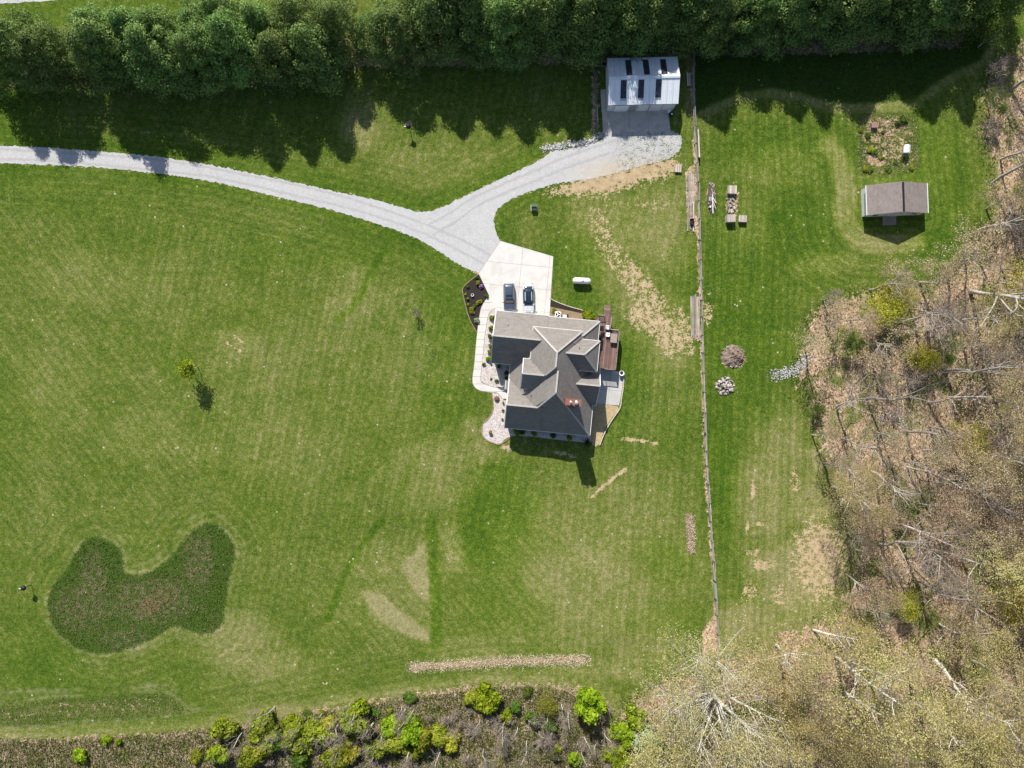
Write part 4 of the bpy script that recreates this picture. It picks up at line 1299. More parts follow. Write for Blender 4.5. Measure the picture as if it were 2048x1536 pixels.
SUV = [(0, .80, .80, .66, .90), (0.025, .90, .98, .68, 1.12), (.08, .93, 1.07, .68, 1.62), (.14, .95, 1.08, .68, 1.69), (.35, .96, 1.06, .67, 1.71), (.56, .96, 1.04, .64, 1.64),
       (.745, .95, 1.02, .76, 1.06), (.78, .95, .99, .78, 1.03), (.92, .92, .92, .74, .97), (.97, .86, .82, .66, .86), (1.0, .70, .66, .52, .68)]
SEDAN = [(0, .74, .80, .60, .86), (.03, .86, .96, .68, 1.02), (.09, .92, 1.0, .70, 1.06), (.16, .94, 1.0, .62, 1.18), (.30, .96, .98, .60, 1.36), (.45, .96, .97, .60, 1.40), (.58, .96, .96, .60, 1.36),
         (.775, .95, .92, .74, .96), (.80, .95, .9, .76, .93), (.92, .92, .82, .72, .85), (.97, .86, .74, .62, .76), (1.0, .72, .62, .5, .62)]
build_car('parked_car', P(1018.5, 596) + Vector((0, 0, .05)), R(1.5), 4.62, SUV, car_paint('slate blue paint', (0.10, 0.13, 0.18), 0.3, 0.5), None,
          {'rear': (.03, .09), 'wind': (.57, .74), 'side': (.14, .68)}, 'slate blue sport utility car with a sunroof parked nose to the garage', sunroof=(.43, .52))
build_car('parked_car', P(1056.5, 597.5) + Vector((0, 0, .05)), R(1.0), 4.85, SEDAN, car_paint('white paint', (0.56, 0.60, 0.63), 0.25, 0.0), None,
          {'rear': (.10, .3), 'wind': (.6, .77), 'side': (.2, .7)}, 'white sedan with a dark glass roof parked beside the blue car', roof_glass=True)

# ------------------------------------------------------------------ yard things
M_green = simple('utility green', (0.09, 0.14, 0.09), 0.6, amt=0.15)
M_galv = simple('tank white', (0.74, 0.75, 0.76), 0.45, amt=0.06)


def thing(name, loc, rz, label, cat, group=None):
    return tag(empty(name, loc, rz), label, cat, group)


t = thing('propane_tank', P(1162.5, 563), R(-3), 'long white propane tank lying on the lawn right of the concrete', 'tank')
pr = [(.02, -1.55), (.2, -1.5), (.36, -1.38), (.47, -1.2), (.52, -1.0), (.52, 1.0), (.47, 1.2), (.36, 1.38), (.2, 1.5), (.02, 1.55)]
MB().lathe((0, 0, .85), pr, 28, 'x').build('tank_body', M_galv, t, smooth=True)
MB().lathe((.1, 0, 1.34), [(.2, 0), (.2, .1), (.14, .17), (.02, .19)], 16).build('valve_dome', M_galv, t)
for x in (-.85, .85):
    MB().box(x - .07, x + .07, -.4, .4, 0, .42).build('foot', M_galv, t)
t = thing('transformer_box', P(1067.5, 416), R(2), 'dark green utility transformer box on the lawn below the driveway', 'utility box')
MB().box(-.5, .5, -.55, .55, 0, .12).build('pad', M_conc2, t)
MB().add([(-.42, -.48, .12), (.42, -.48, .12), (.42, .48, .12), (-.42, .48, .12), (-.42, -.48, .75), (.42, -.48, .75), (.42, .3, 1.0), (-.42, .3, 1.0), (.42, .48, 1.0), (-.42, .48, 1.0)],
         [(0, 1, 5, 4), (1, 2, 8, 6, 5), (2, 3, 9, 8), (3, 0, 4, 7, 9), (4, 5, 6, 7), (7, 6, 8, 9), (0, 3, 2, 1)]).build('cabinet', M_green, t)
MB().box(-.44, .44, -.02, .5, 1.0, 1.05).build('lid', M_green, t)
t = thing('air_conditioner', P(1115.5, 630), -HA, 'white outdoor air conditioner unit against the north wall', 'air conditioner')
MB().box(-.5, .5, -.5, .5, .06, .85).build('cabinet', M_white, t, bevel=.08)
MB().lathe((0, 0, .85), [(.4, 0), (.4, .03), (.3, .03), (.3, .0)], 24).build('fan_guard', M_dark, t)
b = MB()
for k in range(3): b.bar((0, 0, .9), (.34 * math.cos(k * 2.1), .34 * math.sin(k * 2.1), .9), .16, .02)
b.build('fan_blade', M_white, t)
t = thing('meter_box', P(1129, 634), -HA, 'small white utility box beside the air conditioner', 'utility box')
MB().box(-.28, .28, -.28, .28, 0, .6).build('cabinet', M_white, t); MB().box(-.3, .3, -.3, .3, .6, .65).build('lid', M_white, t)


def pot(name, loc, r, h, mat, label, plant=None, cat='planter'):
    t = thing(name, loc, 0, label, cat)
    MB().lathe((0, 0, 0), [(r * .72, 0), (r * .95, h * .8), (r * 1.05, h * .82), (r * 1.05, h), (r * .88, h), (r * .85, h * .86), (.02, h * .84)], 20).build('pot', mat, t)
    MB().lathe((0, 0, h * .84), [(r * .84, 0), (.02, .04)], 12).build('soil', M_mulch, t)
    return t


M_terra = simple('terracotta', (0.22, 0.085, 0.05), 0.85)
pot('flower_pot', P(1134, 632), .27, .5, M_terra, 'terracotta flower pot between the white box and the yellow-green shrub')
pot('round_tub', P(1242.5, 746.5, .3), .42, .55, M_white, 'round white tub planter at the outer corner of the patio')
pot('white_pot', P(945, 590.5), .24, .35, M_white, 'small white ring-shaped pot in the middle of the dark mulch bed')
pt = pot('planter_urn', P(981, 864), .3, .55, M_terra, 'clay urn with yellow flowers standing in the bulb-shaped stone bed')

# fence of split rails
M_fpost = simple('fence post timber', (0.20, 0.17, 0.145), 0.9, amt=0.35)
M_frail = board_mat('fence rail timber', (0.29, 0.26, 0.235))
fence = thing('rail_fence', (fence_line[0].x, fence_line[0].y, 0), 0, 'long grey split rail fence dividing the lawns', 'fence')
rf = random.Random(5)
cum = 0; posts = [fence_line[0]]
for a, c in zip(fence_line, fence_line[1:]):
    cum += (c - a).length
    if cum > 2.45: posts.append(c); cum = 0
F0 = fence_line[0]
pm = MB(); pm.box(-.085, .085, -.085, .085, 0, 1.32); pme = pm.mesh('post'); pme.materials.append(M_fpost)
for p in posts:
    o = link('post', pme, fence); o.location = (p.x - F0.x, p.y - F0.y, 0); o.rotation_euler = (rf.gauss(0, .03), rf.gauss(0, .03), rf.random())
for a, c in zip(posts, posts[1:]):
    mid = (a + c) / 2
    if P(0, 1163).y > mid.y > P(0, 1203).y: continue
    for z, dx in ((.45, .06), (.8, -.05), (1.15, .03)):
        d = (c - a).normalized() * .12
        dx += rf.gauss(0, .03)
        b = MB(); b.bar((a.x - F0.x - d.x + dx + rf.gauss(0, .03), a.y - F0.y - d.y, z + rf.gauss(0, .03)), (c.x - F0.x + d.x + dx + rf.gauss(0, .03), c.y - F0.y + d.y, z + rf.gauss(0, .03)), .13, .1)
        b.build('rail', M_frail, fence)
g0, g1 = P(1427.5, 1163), P(1430.5, 1203)
t = thing('gate', g0, 0, 'pale blue-grey metal gate in the lower stretch of the rail fence', 'gate')
dg_ = g1 - g0
for z in (.3, .6, .9, 1.2): MB().bar((0, 0, z), (dg_.x, dg_.y, z), .16, .06).build('bar', M_steel, t)
for k in (0.02, .5, .98): MB().bar((dg_.x * k, dg_.y * k, .02), (dg_.x * k, dg_.y * k, 1.25), .07, .07).build('upright', M_steel, t)
p0, p1 = P(1390.5, 262), P(1393, 318)
t = thing('leaning_board', p0, 0, 'long pale board lying along the fence near the barn gravel', 'board')
MB().bar((.25, 0, .9), (p1.x - p0.x + .25, p1.y - p0.y, .95), .22, .05).build('plank', M_timber2, t)
MB().box(.2, .3, -.6, -.5, 0, .88).box(.35, .45, p1.y - p0.y + .4, p1.y - p0.y + .5, 0, .9).build('prop', M_fpost, t)

# stacks of lumber
plank_cache = {}


def plank_mesh(L, w, h, mat):
    k = (round(L, 1), round(w, 2), mat.name)
    if k not in plank_cache:
        me = MB().box(-w / 2, w / 2, -L / 2, L / 2, 0, h).mesh('plank'); me.materials.append(mat); plank_cache[k] = me
    return plank_cache[k]


def stack(name, x0, x1, y0, y1, n, label, mats, seed, pieces=1, slant=0.0):
    rr = random.Random(seed)
    a = P(x0, y1); b_ = P(x1, y0)
    t = thing(name, ((a.x + b_.x) / 2, (a.y + b_.y) / 2, 0), 0, label, 'lumber')
    W = b_.x - a.x; L = b_.y - a.y
    for k in range(3):
        MB().box(-W / 2 - .05, W / 2 + .05, L * (.2 + .3 * k) - L / 2 - .06, L * (.2 + .3 * k) - L / 2 + .06, 0, .1).build('bearer', M_fpost, t)
    for lay in range(2):
        for i in range(n):
            x = -W / 2 + W * (i + .5) / n + rr.gauss(0, .02)
            if lay == 1 and rr.random() < .45: continue
            Lp = round((L / pieces) * rr.uniform(.8, 1.0), 1)
            for q in range(pieces):
                me = plank_mesh(Lp, round(rr.choice((.09, .14, .18)), 2), .05, rr.choice(mats))
                o = link('plank', me, t)
                o.location = (x, -L / 2 + L * (q + .5) / pieces + rr.uniform(-.25, .25), .1 + lay * .06 + rr.random() * .012)
                o.rotation_euler = (0, 0, rr.gauss(slant, .012))
    return t


stack('lumber_stack', 1381, 1399, 588, 681, 8, 'long stack of grey lumber beside the fence below the worn slope', [M_timber, M_timber2], 3, 1, 0.0)
stack('lumber_stack', 1371, 1388, 345, 415, 6, 'loose stack of pale boards on leaf litter beside the upper fence', [M_timber2, M_timber], 4, 1, 0.03)
stack('lumber_stack', 1374, 1388, 400, 462, 5, 'lower pile of pale boards touching the upper board stack by the fence', [M_timber2, M_timber], 6, 1, 0.0)


def crate(name, px, py, w, d, h, label, rz=0, broken=0, cat='crate'):
    t = thing(name, P(px, py), rz, label, cat)
    n = 5
    for i in range(n):
        z = h * i / n
        for s in (-1, 1):
            MB().box(-w / 2, w / 2, s * d / 2 - .02, s * d / 2 + .02, z + .02, z + h / n - .02).build('slat', M_timber2, t)
            MB().box(s * w / 2 - .02, s * w / 2 + .02, -d / 2 + .025, d / 2 - .025, z + .02, z + h / n - .02).build('slat', M_timber2, t)
    m_ = 7
    for i in range(m_):
        if i < broken: continue
        x = -w / 2 + w * i / m_
        MB().box(x + .01, x + w / m_ - .01, -d / 2 - .05, d / 2 + .05, h, h + .04).build('lid_board', M_timber2, t)
    return t


crate('compost_crate', 1462.5, 381.5, 1.35, 1.25, .75, 'upper wooden compost crate standing alone above the debris', R(-2))
crate('compost_crate', 1459, 439, 1.4, 1.15, 1.0, 'lower left wooden compost crate with the deepest shadow', R(2))
crate('compost_crate', 1483.5, 439, 1.25, 1.0, .65, 'lower right wooden compost crate with gapped boards', R(-3), 0)
crate('pallet_box', 1356, 338, 1.05, 1.15, .35, 'low pale wooden box at the edge of the gravel by the fence', R(-4))

# rocks
RM = []
rr = random.Random(2)
M_rock = NT('mixed stone')
_c = M_rock.ramp(M_rock.math('ADD', M_rock.math('MULTIPLY', M_rock.objrand(), .6), M_rock.math('MULTIPLY', M_rock.noise(4, 3, .6), .4)),
                 [(0.1, (0.10, 0.085, 0.08)), (0.35, (0.28, 0.24, 0.22)), (0.6, (0.42, 0.36, 0.33)), (0.85, (0.62, 0.56, 0.54))])
M_rock = M_rock.done(_c, 0.9)
for k in range(5):
    bm = bmesh.new(); bmesh.ops.create_icosphere(bm, subdivisions=1, radius=1)
    for v in bm.verts: v.co *= rr.uniform(.72, 1.1); v.co.z *= .75
    me = bpy.data.meshes.new('stone'); bm.to_mesh(me); bm.free(); me.materials.append(M_rock); RM.append(me)


def stones(t, n, fn, smin, smax, name='stone'):
    for i in range(n):
        x, y, z = fn(i)
        o = link(name, rr.choice(RM), t)
        s = rr.uniform(smin, smax)
        o.location = (x, y, z); o.scale = (s * rr.uniform(.8, 1.3), s, s * rr.uniform(.7, 1)); o.rotation_euler = (rr.uniform(-.4, .4), rr.uniform(-.4, .4), rr.uniform(0, 6))


t = thing('rock_pile', P(1450, 772), 0, 'heap of pale broken stones on the lawn below the round ash pile', 'rock pile')


def heap(R0, H):
    def f(i):
        a = rr.uniform(0, 6.283); r = R0 * math.sqrt(rr.random())
        return r * math.cos(a), r * math.sin(a) * .95, max(.1, H * (1 - r / R0) + rr.uniform(-.05, .1))
    return f


stones(t, 95, heap(1.6, .55), .14, .3)
t = thing('ash_pile', P(1466, 713), 0, 'round mound of ash and burnt brush ringed with stones', 'burn pile')
M_ash = simple('ash and soil', (0.22, 0.165, 0.125), 0.95, amt=0.55, scale=2.2, bump=0.8)
b = MB()
pr = [(1.9, 0), (1.6, .22), (1.2, .42), (.8, .5), (.4, .55), (.02, .56)]
b.lathe((0, 0, 0), pr, 28)
b.v = [(x + rr.gauss(0, .12), y + rr.gauss(0, .12), max(0, z + rr.gauss(0, .1))) for x, y, z in b.v]
b.build('mound', M_ash, t)
stones(t, 24, lambda i: ((1.8 + rr.gauss(0, .12)) * math.cos(i * .27 + rr.gauss(0, .15)), (1.75 + rr.gauss(0, .12)) * math.sin(i * .27 + rr.gauss(0, .15)), .08), .1, .27)
stones(t, 22, heap(1.5, .5), .08, .18)
for i in range(26):
    a = rr.uniform(0, 6.28); r = rr.uniform(.2, 1.5); z = .55 - .25 * r
    q = rr.uniform(0, 3.14)
    MB().tube((r * math.cos(a) - .5 * math.cos(q), r * math.sin(a) - .5 * math.sin(q), z), (r * math.cos(a) + .5 * math.cos(q), r * math.sin(a) + .5 * math.sin(q), z + .12), .05, .03, 6).build('branch', rr.choice([M_dark, M_fpost, M_timber]), t)
MB().add([(1.0, -.9, .3), (1.7, -.6, .25), (1.6, -.1, .5), (1.1, -.3, .6), (1.3, -.5, .75)], [(0, 1, 4), (1, 2, 4), (2, 3, 4), (3, 0, 4)]).build('clay_clod', M_terra, t)
# scrap pile
c0 = P(1423, 396)
t = thing('scrap_pile', c0, 0, 'narrow heap of scrap boards brush and dark rubble on the right lawn', 'scrap pile')
b = MB(); b.lathe((0, 0, 0), [(1.0, 0), (.7, .22), (.02, .35)], 18)
b.v = [(x * .75 + rr.gauss(0, .05), y * 2.7 + rr.gauss(0, .1), max(0, z + rr.gauss(0, .05))) for x, y, z in b.v]
b.build('mound', simple('dark rubble', (0.10, 0.075, 0.065), 0.95, amt=0.7, scale=3, bump=.8), t)
stones(t, 40, lambda i: (rr.uniform(-.55, .55), rr.uniform(-2.4, 2.6), .22), .07, .18)
for x0, y0, x1, y1, w, mt in ((.05, .6, .12, -2.7, .12, M_white), (.1, 0, .65, -.95, .18, M_timber2), (-.1, 1.5, .15, .2, .1, M_timber2), (.2, -.7, .6, -1.9, .1, M_timber2), (.35, 1.2, .55, -.6, .1, M_timber), (-.4, 1.0, -.2, -.8, .1, M_fpost)):
    MB().bar((x0, y0, .4), (x1, y1, .45), w, .05).build('board', mt, t)
MB().box(-.55, .0, -.55, .1, .36, .40).build('metal_sheet', M_steel, t)
MB().lathe((-.35, -1.6, .3), [(.14, 0), (.16, .3), (.02, .3)], 12).build('bucket', M_white, t)
c0 = P(1461, 412)
t = thing('rubble_heap', c0, 0, 'small heap of broken stone and brush between the compost crates', 'rubble heap')
stones(t, 46, lambda i: (rr.uniform(-.7, .7), rr.uniform(-1.1, 1.3), rr.uniform(.05, .25)), .09, .24)
c0 = P(1382.5, 444)
t = thing('wheelbarrow', c0, R(8), 'small dark wheelbarrow at the lower end of the pale boards', 'wheelbarrow')
MB().add([(-.2, -.3, .35), (.2, -.3, .35), (.2, .25, .35), (-.2, .25, .35), (-.34, -.5, .62), (.34, -.5, .62), (.34, .45, .62), (-.34, .45, .62)],
         [(0, 3, 2, 1), (0, 1, 5, 4), (1, 2, 6, 5), (2, 3, 7, 6), (3, 0, 4, 7)]).build('tray', M_dark, t)
MB().lathe((0, -.6, .2), [(.05, -.05), (.2, -.05), (.2, .05), (.05, .05)], 14, 'x').build('wheel', M_tyre, t)
for s in (-1, 1):
    MB().tube((s * .1, -.6, .2), (s * .28, .9, .55), .02).build('handle', M_fpost, t); MB().tube((s * .2, .2, .4), (s * .22, .25, 0), .02).build('leg', M_steel, t)


def joined_stones(name, pp, width, n, smin, smax, mat, kind='stuff', zf=.05):
    ln = smooth_line(px_poly(pp), .3)
    V = []; F = []; var = []
    base = [np.array([v.co[:] for v in me.vertices]) for me in RM]
    fac = [np.array([p.vertices[:] for p in me.polygons]) for me in RM]
    off = 0
    for i in range(n):
        p = rr.choice(ln); k = rr.randrange(5); s = rr.uniform(smin, smax)
        a = rr.uniform(0, 6.28); ca_, sa_ = math.cos(a), math.sin(a)
        q = base[k] * s
        q = np.stack([q[:, 0] * ca_ - q[:, 1] * sa_, q[:, 0] * sa_ + q[:, 1] * ca_, q[:, 2] * .8], 1) + np.array([p.x + rr.gauss(0, width / 2.4), p.y + rr.gauss(0, width / 2.4), zf])
        V.append(q); F.append(fac[k] + off); off += len(q); var += [rr.random()] * len(q)
    me = np_mesh(name, np.concatenate(V), np.concatenate(F), mat, var=var)
    o = link(name, me); tag(o, kind=kind)
    return o


M_wstone = NT('white riprap'); M_wstone = M_wstone.done(M_wstone.ramp(M_wstone.attr('var').outputs['Fac'], [(0, (0.16, 0.155, 0.15)), (.5, (.38, .37, .36)), (1, (.60, .585, .57))]), .9)
joined_stones('riprap_border', [(1086, 297), (1110, 293), (1140, 290), (1170, 284), (1190, 277), (1203, 268)], .7, 420, .08, .2, M_wstone)['label'] = 'line of white riprap stones between the shaded lawn and the gravel'
joined_stones('riprap_swale', [(1545, 753), (1560, 748), (1578, 745), (1595, 738), (1606, 727), (1617, 716)], 1.3, 430, .06, .17, M_wstone)['label'] = 'curving swale of white stones at the edge of the woods'
joined_stones('stone_scatter', [(1765, 835), (1790, 830), (1800, 845), (1800, 865)], 1.6, 160, .06, .16, M_wstone)['label'] = 'scatter of pale stones on the woods floor'

# things round the barn
t = thing('timber_wall', P(1189, 135), 0, 'low timber retaining wall running down the left side of the barn', 'wall')
for a, c in (((1189, 134), (1191, 175)), ((1191, 176), (1192, 218)), ((1192, 219), (1194, 262)), ((1189, 133), (1210, 133))):
    A_ = P(*a) - P(1189, 135); C_ = P(*c) - P(1189, 135)
    for z in (.1, .3): MB().bar((A_.x, A_.y, z), (C_.x, C_.y, z), .2, .18).build('timber', M_fpost, t)
t = thing('snow_pole', P(1193.5, 206), 0, 'long white pole with a red cap lying beside the barn', 'pole')
e_ = P(1196, 246) - P(1193.5, 206)
MB().tube((0, -.2, .12), (e_.x, e_.y, .1), .05).build('shaft', M_white, t)
MB().tube((0, .25, .12), (0, -.25, .12), .16, .12).build('cap', simple('red plastic', (0.5, 0.04, 0.02), .5), t)
t = thing('shovel', P(1193.5, 152), R(-35), 'orange-handled shovel lying in the strip left of the barn', 'shovel')
MB().tube((0, -.7, .1), (0, .5, .1), .03).build('handle', simple('orange plastic', (0.35, 0.09, 0.03), .5), t)
MB().box(-.14, .14, .5, .85, .08, .12).build('blade', M_steel, t)
t = thing('white_bin', P(1337, 224), 0, 'white plastic bin at the right corner of the barn apron', 'bin')
MB().lathe((0, 0, 0), [(.24, 0), (.3, .7), (.32, .72), (.02, .76)], 14).build('bin_body', M_white, t)
t = thing('black_bin', P(1340.5, 231), 0, 'black bin with a pale lid next to the white bin', 'bin')
MB().lathe((0, 0, 0), [(.26, 0), (.34, .8), (.02, .82)], 14).build('bin_body', M_dark, t); MB().lathe((.1, -.05, .82), [(.16, 0), (.02, .08)], 12).build('lid', M_white, t)
t = thing('garden_bench', P(1377.5, 161), R(3), 'pale wooden bench along the fence right of the barn', 'bench')
for k in range(3): MB().box(-.34 + k * .22, -.16 + k * .22, -1.1, 1.1, .42, .46).build('seat_slat', M_timber2, t)
MB().box(-.44, -.38, -1.1, 1.1, .5, .9).build('backrest', M_white, t)
for y in (-.9, .9): MB().box(-.4, .28, y - .04, y + .04, 0, .42).build('leg', M_timber, t)


def yard_post(px, py, label):
    t = thing('bird_feeder', P(px, py), 0, label, 'bird feeder')
    MB().tube((0, 0, 0), (0, 0, 2.0), .05, .05, 8).build('pole', M_dark, t)
    MB().lathe((0, 0, 1.95), [(.45, 0), (.42, .12), (.3, .28), (.12, .36), (.02, .38)], 18).build('dome', M_dark, t, smooth=True)
    MB().bar((-.1, 0, 2.2), (-.75, -.08, 2.05), .1, .04).build('arm', M_white, t)
    MB().lathe((0, 0, 1.5), [(.12, 0), (.14, .4), (.02, .42)], 10).build('feeder_tube', M_steel, t)


yard_post(63, 1169.5, 'dark dome-topped post with a white arm left of the meadow corner')
yard_post(820, 261, 'dark dome-topped post at the edge of the pine shadow')
t = thing('nest_box', P(1807, 302), R(-5), 'small white gabled hutch beside the garden plot', 'hutch')
for x in (-.3, .3):
    for y in (-.4, .4): MB().box(x - .04, x + .04, y - .04, y + .04, 0, .6).build('leg', M_timber, t)
MB().box(-.4, .4, -.55, .55, .6, 1.2).build('box', M_white, t)
MB().add([(-.5, -.65, 1.15), (0, -.65, 1.5), (.5, -.65, 1.15), (-.5, .65, 1.15), (0, .65, 1.5), (.5, .65, 1.15)], [(0, 3, 4, 1), (1, 4, 5, 2), (0, 1, 2), (5, 4, 3), (0, 2, 5, 3)]).build('roof', M_white, t)
t = thing('boulder', P(993.5, 797), 0, 'single brown boulder beside the front path', 'boulder')
bm = bmesh.new(); bmesh.ops.create_icosphere(bm, subdivisions=2, radius=.5)
for v in bm.verts: v.co *= rr.uniform(.85, 1.08); v.co.z *= .7; v.co.z += .2
me = bpy.data.meshes.new('boulder'); bm.to_mesh(me); bm.free()
link('rock', me, t, simple('brown boulder stone', (0.17, 0.11, 0.09), .9, amt=.4))
# ------------------------------------------------------------------ vegetation builders
rg = np.random.default_rng(7)


def quads(c, d, n_, L, W):
    """leaf quads: centres c, long axis d, normals n_ (all (N,3)), lengths L, widths W"""
    d = d / (np.linalg.norm(d, axis=1, keepdims=True) + 1e-9)
    s = np.cross(d, n_); s /= (np.linalg.norm(s, axis=1, keepdims=True) + 1e-9)
    L = np.asarray(L).reshape(-1, 1) / 2; W = np.asarray(W).reshape(-1, 1) / 2
    # a pointed leaf: diamond of four corners
    v = np.stack([c - d * L, c + s * W - d * L * .1, c + d * L, c - s * W - d * L * .1], 1).reshape(-1, 3)
    f = np.arange(len(v)).reshape(-1, 4)
    return v, f


def rand_dirs(n):
    v = rg.normal(size=(n, 3)); return v / np.linalg.norm(v, axis=1, keepdims=True)


def tubes(segs, sides):
    """segs: (N,8) p0 p1 r0 r1"""
    segs = np.asarray(segs, float)
    p0, p1, r0, r1 = segs[:, 0:3], segs[:, 3:6], segs[:, 6:7], segs[:, 7:8]
    d = p1 - p0; d /= (np.linalg.norm(d, axis=1, keepdims=True) + 1e-9)
    ref = np.where(np.abs(d[:, 2:3]) > .9, np.array([[1., 0, 0]]), np.array([[0, 0, 1.]]))
    s = np.cross(d, ref); s /= np.linalg.norm(s, axis=1, keepdims=True)
    t = np.cross(d, s)
    V = []
    for p, r in ((p0, r0), (p1, r1)):
        for i in range(sides):
            a = 2 * math.pi * i / sides
            V.append(p + (s * math.cos(a) + t * math.sin(a)) * r)
    V = np.stack(V, 1)                      # N, 2*sides, 3
    n = len(segs)
    base = (np.arange(n) * 2 * sides)[:, None]
    F = []
    for i in range(sides):
        j = (i + 1) % sides
        F.append(np.concatenate([base + i, base + j, base + sides + j, base + sides + i], 1))
    return V.reshape(-1, 3), np.concatenate(F)


def grow_tree(seed, h, r0, first=.35, limbs=9, spread=1.0, wig=.14, depth=4, sub=5, tw=4, up=.25, lean=(0, 0), rk=(.45, .62), rmin=.014, lk=1.0):
    """returns trunk/limb segments, twig segments, twig tips"""
    q = random.Random(seed)
    thickS, thin, tips = [], [], []

    def go(p, d, L, r, lev):
        n = 5 if lev == 0 else (4 if lev == 1 else 3 if lev == 2 else 2)
        pts = [p]
        rad = [r]
        for i in range(n):
            d = (d + Vector((q.gauss(0, wig), q.gauss(0, wig), q.gauss(0, wig) + (up * .25 if lev else .04)))).normalized()
            p = p + d * (L / n)
            r2 = max(r * (1 - (i + 1) / n * (.62 if lev == 0 else .75)), rmin * .7)
            (thickS if rad[-1] > .045 else thin).append((*pts[-1], *p, rad[-1], r2))
            pts.append(p); rad.append(r2)
        if lev >= depth:
            tips.append((p, d)); return
        cnt = limbs if lev == 0 else (sub if lev == 1 else tw)
        for k in range(cnt):
            t = first + (1 - first) * (k + q.random()) / cnt if lev == 0 else .25 + .75 * (k + q.random()) / cnt
            i = min(int(t * n), n - 1); f = t * n - i
            pp = pts[i].lerp(pts[i + 1], min(f, 1)); rr_ = rad[i] + (rad[i + 1] - rad[i]) * f
            dd_ = (pts[i + 1] - pts[i]).normalized()
            az = q.uniform(0, 6.283); o_ = dd_.orthogonal().normalized(); o_.rotate(Matrix.Rotation(az, 3, dd_))
            ang = q.uniform(.55, 1.05) * (spread if lev == 0 else 1)
            nd = (dd_ * math.cos(ang) + o_ * math.sin(ang)).normalized()
            LL = L * (q.uniform(.42, .62) * ((1.25 - .55 * t) * lk if lev == 0 else 1))
            go(pp, nd, LL, max(rr_ * q.uniform(*rk), rmin), lev + 1)
        tips.append((p, d))
    go(Vector((0, 0, 0)), Vector((lean[0], lean[1], 1)).normalized(), h * .82, r0, 0)
    return thickS, thin, tips


def bark_mat(name, lo, hi):
    m = NT(name)
    n = m.noise(2.5, 4.0, .65); n2 = m.noise(1.0, 3.0, .6, vec=m.mapping(m.co(), (9, 9, 1.2)))
    r = m.objrand()
    f = m.math('ADD', m.math('MULTIPLY', n, .45), m.math('ADD', m.math('MULTIPLY', n2, .35), m.math('MULTIPLY', r, .2)))
    return m.done(m.ramp(f, [(.25, lo), (.7, hi)]), .9)


M_bark = bark_mat('grey bark', (0.24, 0.21, 0.175), (0.52, 0.475, 0.42))
M_twig = bark_mat('twig bark', (0.20, 0.16, 0.125), (0.42, 0.35, 0.29))
M_pale = bark_mat('pale sycamore bark', (0.40, 0.37, 0.32), (0.74, 0.70, 0.63))
M_pbark = bark_mat('pine bark', (0.05, 0.04, 0.028), (0.11, 0.085, 0.06))
M_pine = leafmat('pine needles', [(0.06, 0.115, 0.03), (0.115, 0.195, 0.046), (0.20, 0.295, 0.07), (0.36, 0.44, 0.14)], trans=.25, spread=.25)
M_lime = leafmat('lime leaves', [(0.12, 0.20, 0.008), (0.22, 0.32, 0.012), (0.33, 0.43, 0.02), (0.45, 0.52, 0.04)], trans=.4, spread=.15)
M_olive = leafmat('olive leaves', [(0.12, 0.15, 0.012), (0.21, 0.245, 0.018), (0.32, 0.345, 0.03), (0.46, 0.45, 0.06)], trans=.4, spread=.2)
M_bud = leafmat('opening buds', [(0.34, 0.28, 0.10), (0.46, 0.39, 0.15), (0.56, 0.50, 0.20), (0.66, 0.60, 0.31)], trans=.4, spread=.18)
M_tanbud = leafmat('tan buds', [(0.34, 0.23, 0.14), (0.46, 0.33, 0.20), (0.56, 0.43, 0.27), (0.56, 0.49, 0.26)], trans=.4, spread=.2)
M_yellow = leafmat('yellow-green leaves', [(0.30, 0.32, 0.03), (0.44, 0.44, 0.04), (0.56, 0.55, 0.06), (0.66, 0.64, 0.12)], trans=.5, spread=.15)
M_green2 = leafmat('fresh green leaves', [(0.04, 0.085, 0.008), (0.07, 0.13, 0.012), (0.11, 0.18, 0.02), (0.16, 0.23, 0.035)], trans=.3, spread=.2)
M_sage = leafmat('grey-green leaves', [(0.16, 0.20, 0.10), (0.27, 0.33, 0.17), (0.38, 0.44, 0.25), (0.5, 0.54, 0.35)], trans=.25, spread=.1)
M_purple = leafmat('purple blossom', [(0.10, 0.02, 0.13), (0.24, 0.08, 0.28), (0.45, 0.25, 0.45), (0.6, 0.45, 0.6)], trans=.2, spread=.1)


def leaves_at(tips, per, rad, lmin, lmax, wid=.6, upw=.85):
    if not len(tips): return None
    c = np.repeat(np.array([tuple(t[0]) for t in tips]), per, 0)
    n = len(c)
    c = c + rg.normal(size=(n, 3)) * rad
    d = rand_dirs(n); nn = rand_dirs(n); nn[:, 2] = np.abs(nn[:, 2]) + upw
    L = rg.uniform(lmin, lmax, n)
    v, f = quads(c, d, nn, L, L * wid)
    cl = np.repeat(rg.random(len(tips)), per) * .45 + rg.random(n) * .55
    return v, f, np.repeat(cl, 4)


class Kind:
    """a kind of tree: list of (trunk mesh, crown mesh) variants"""
    def __init__(self): self.var = []


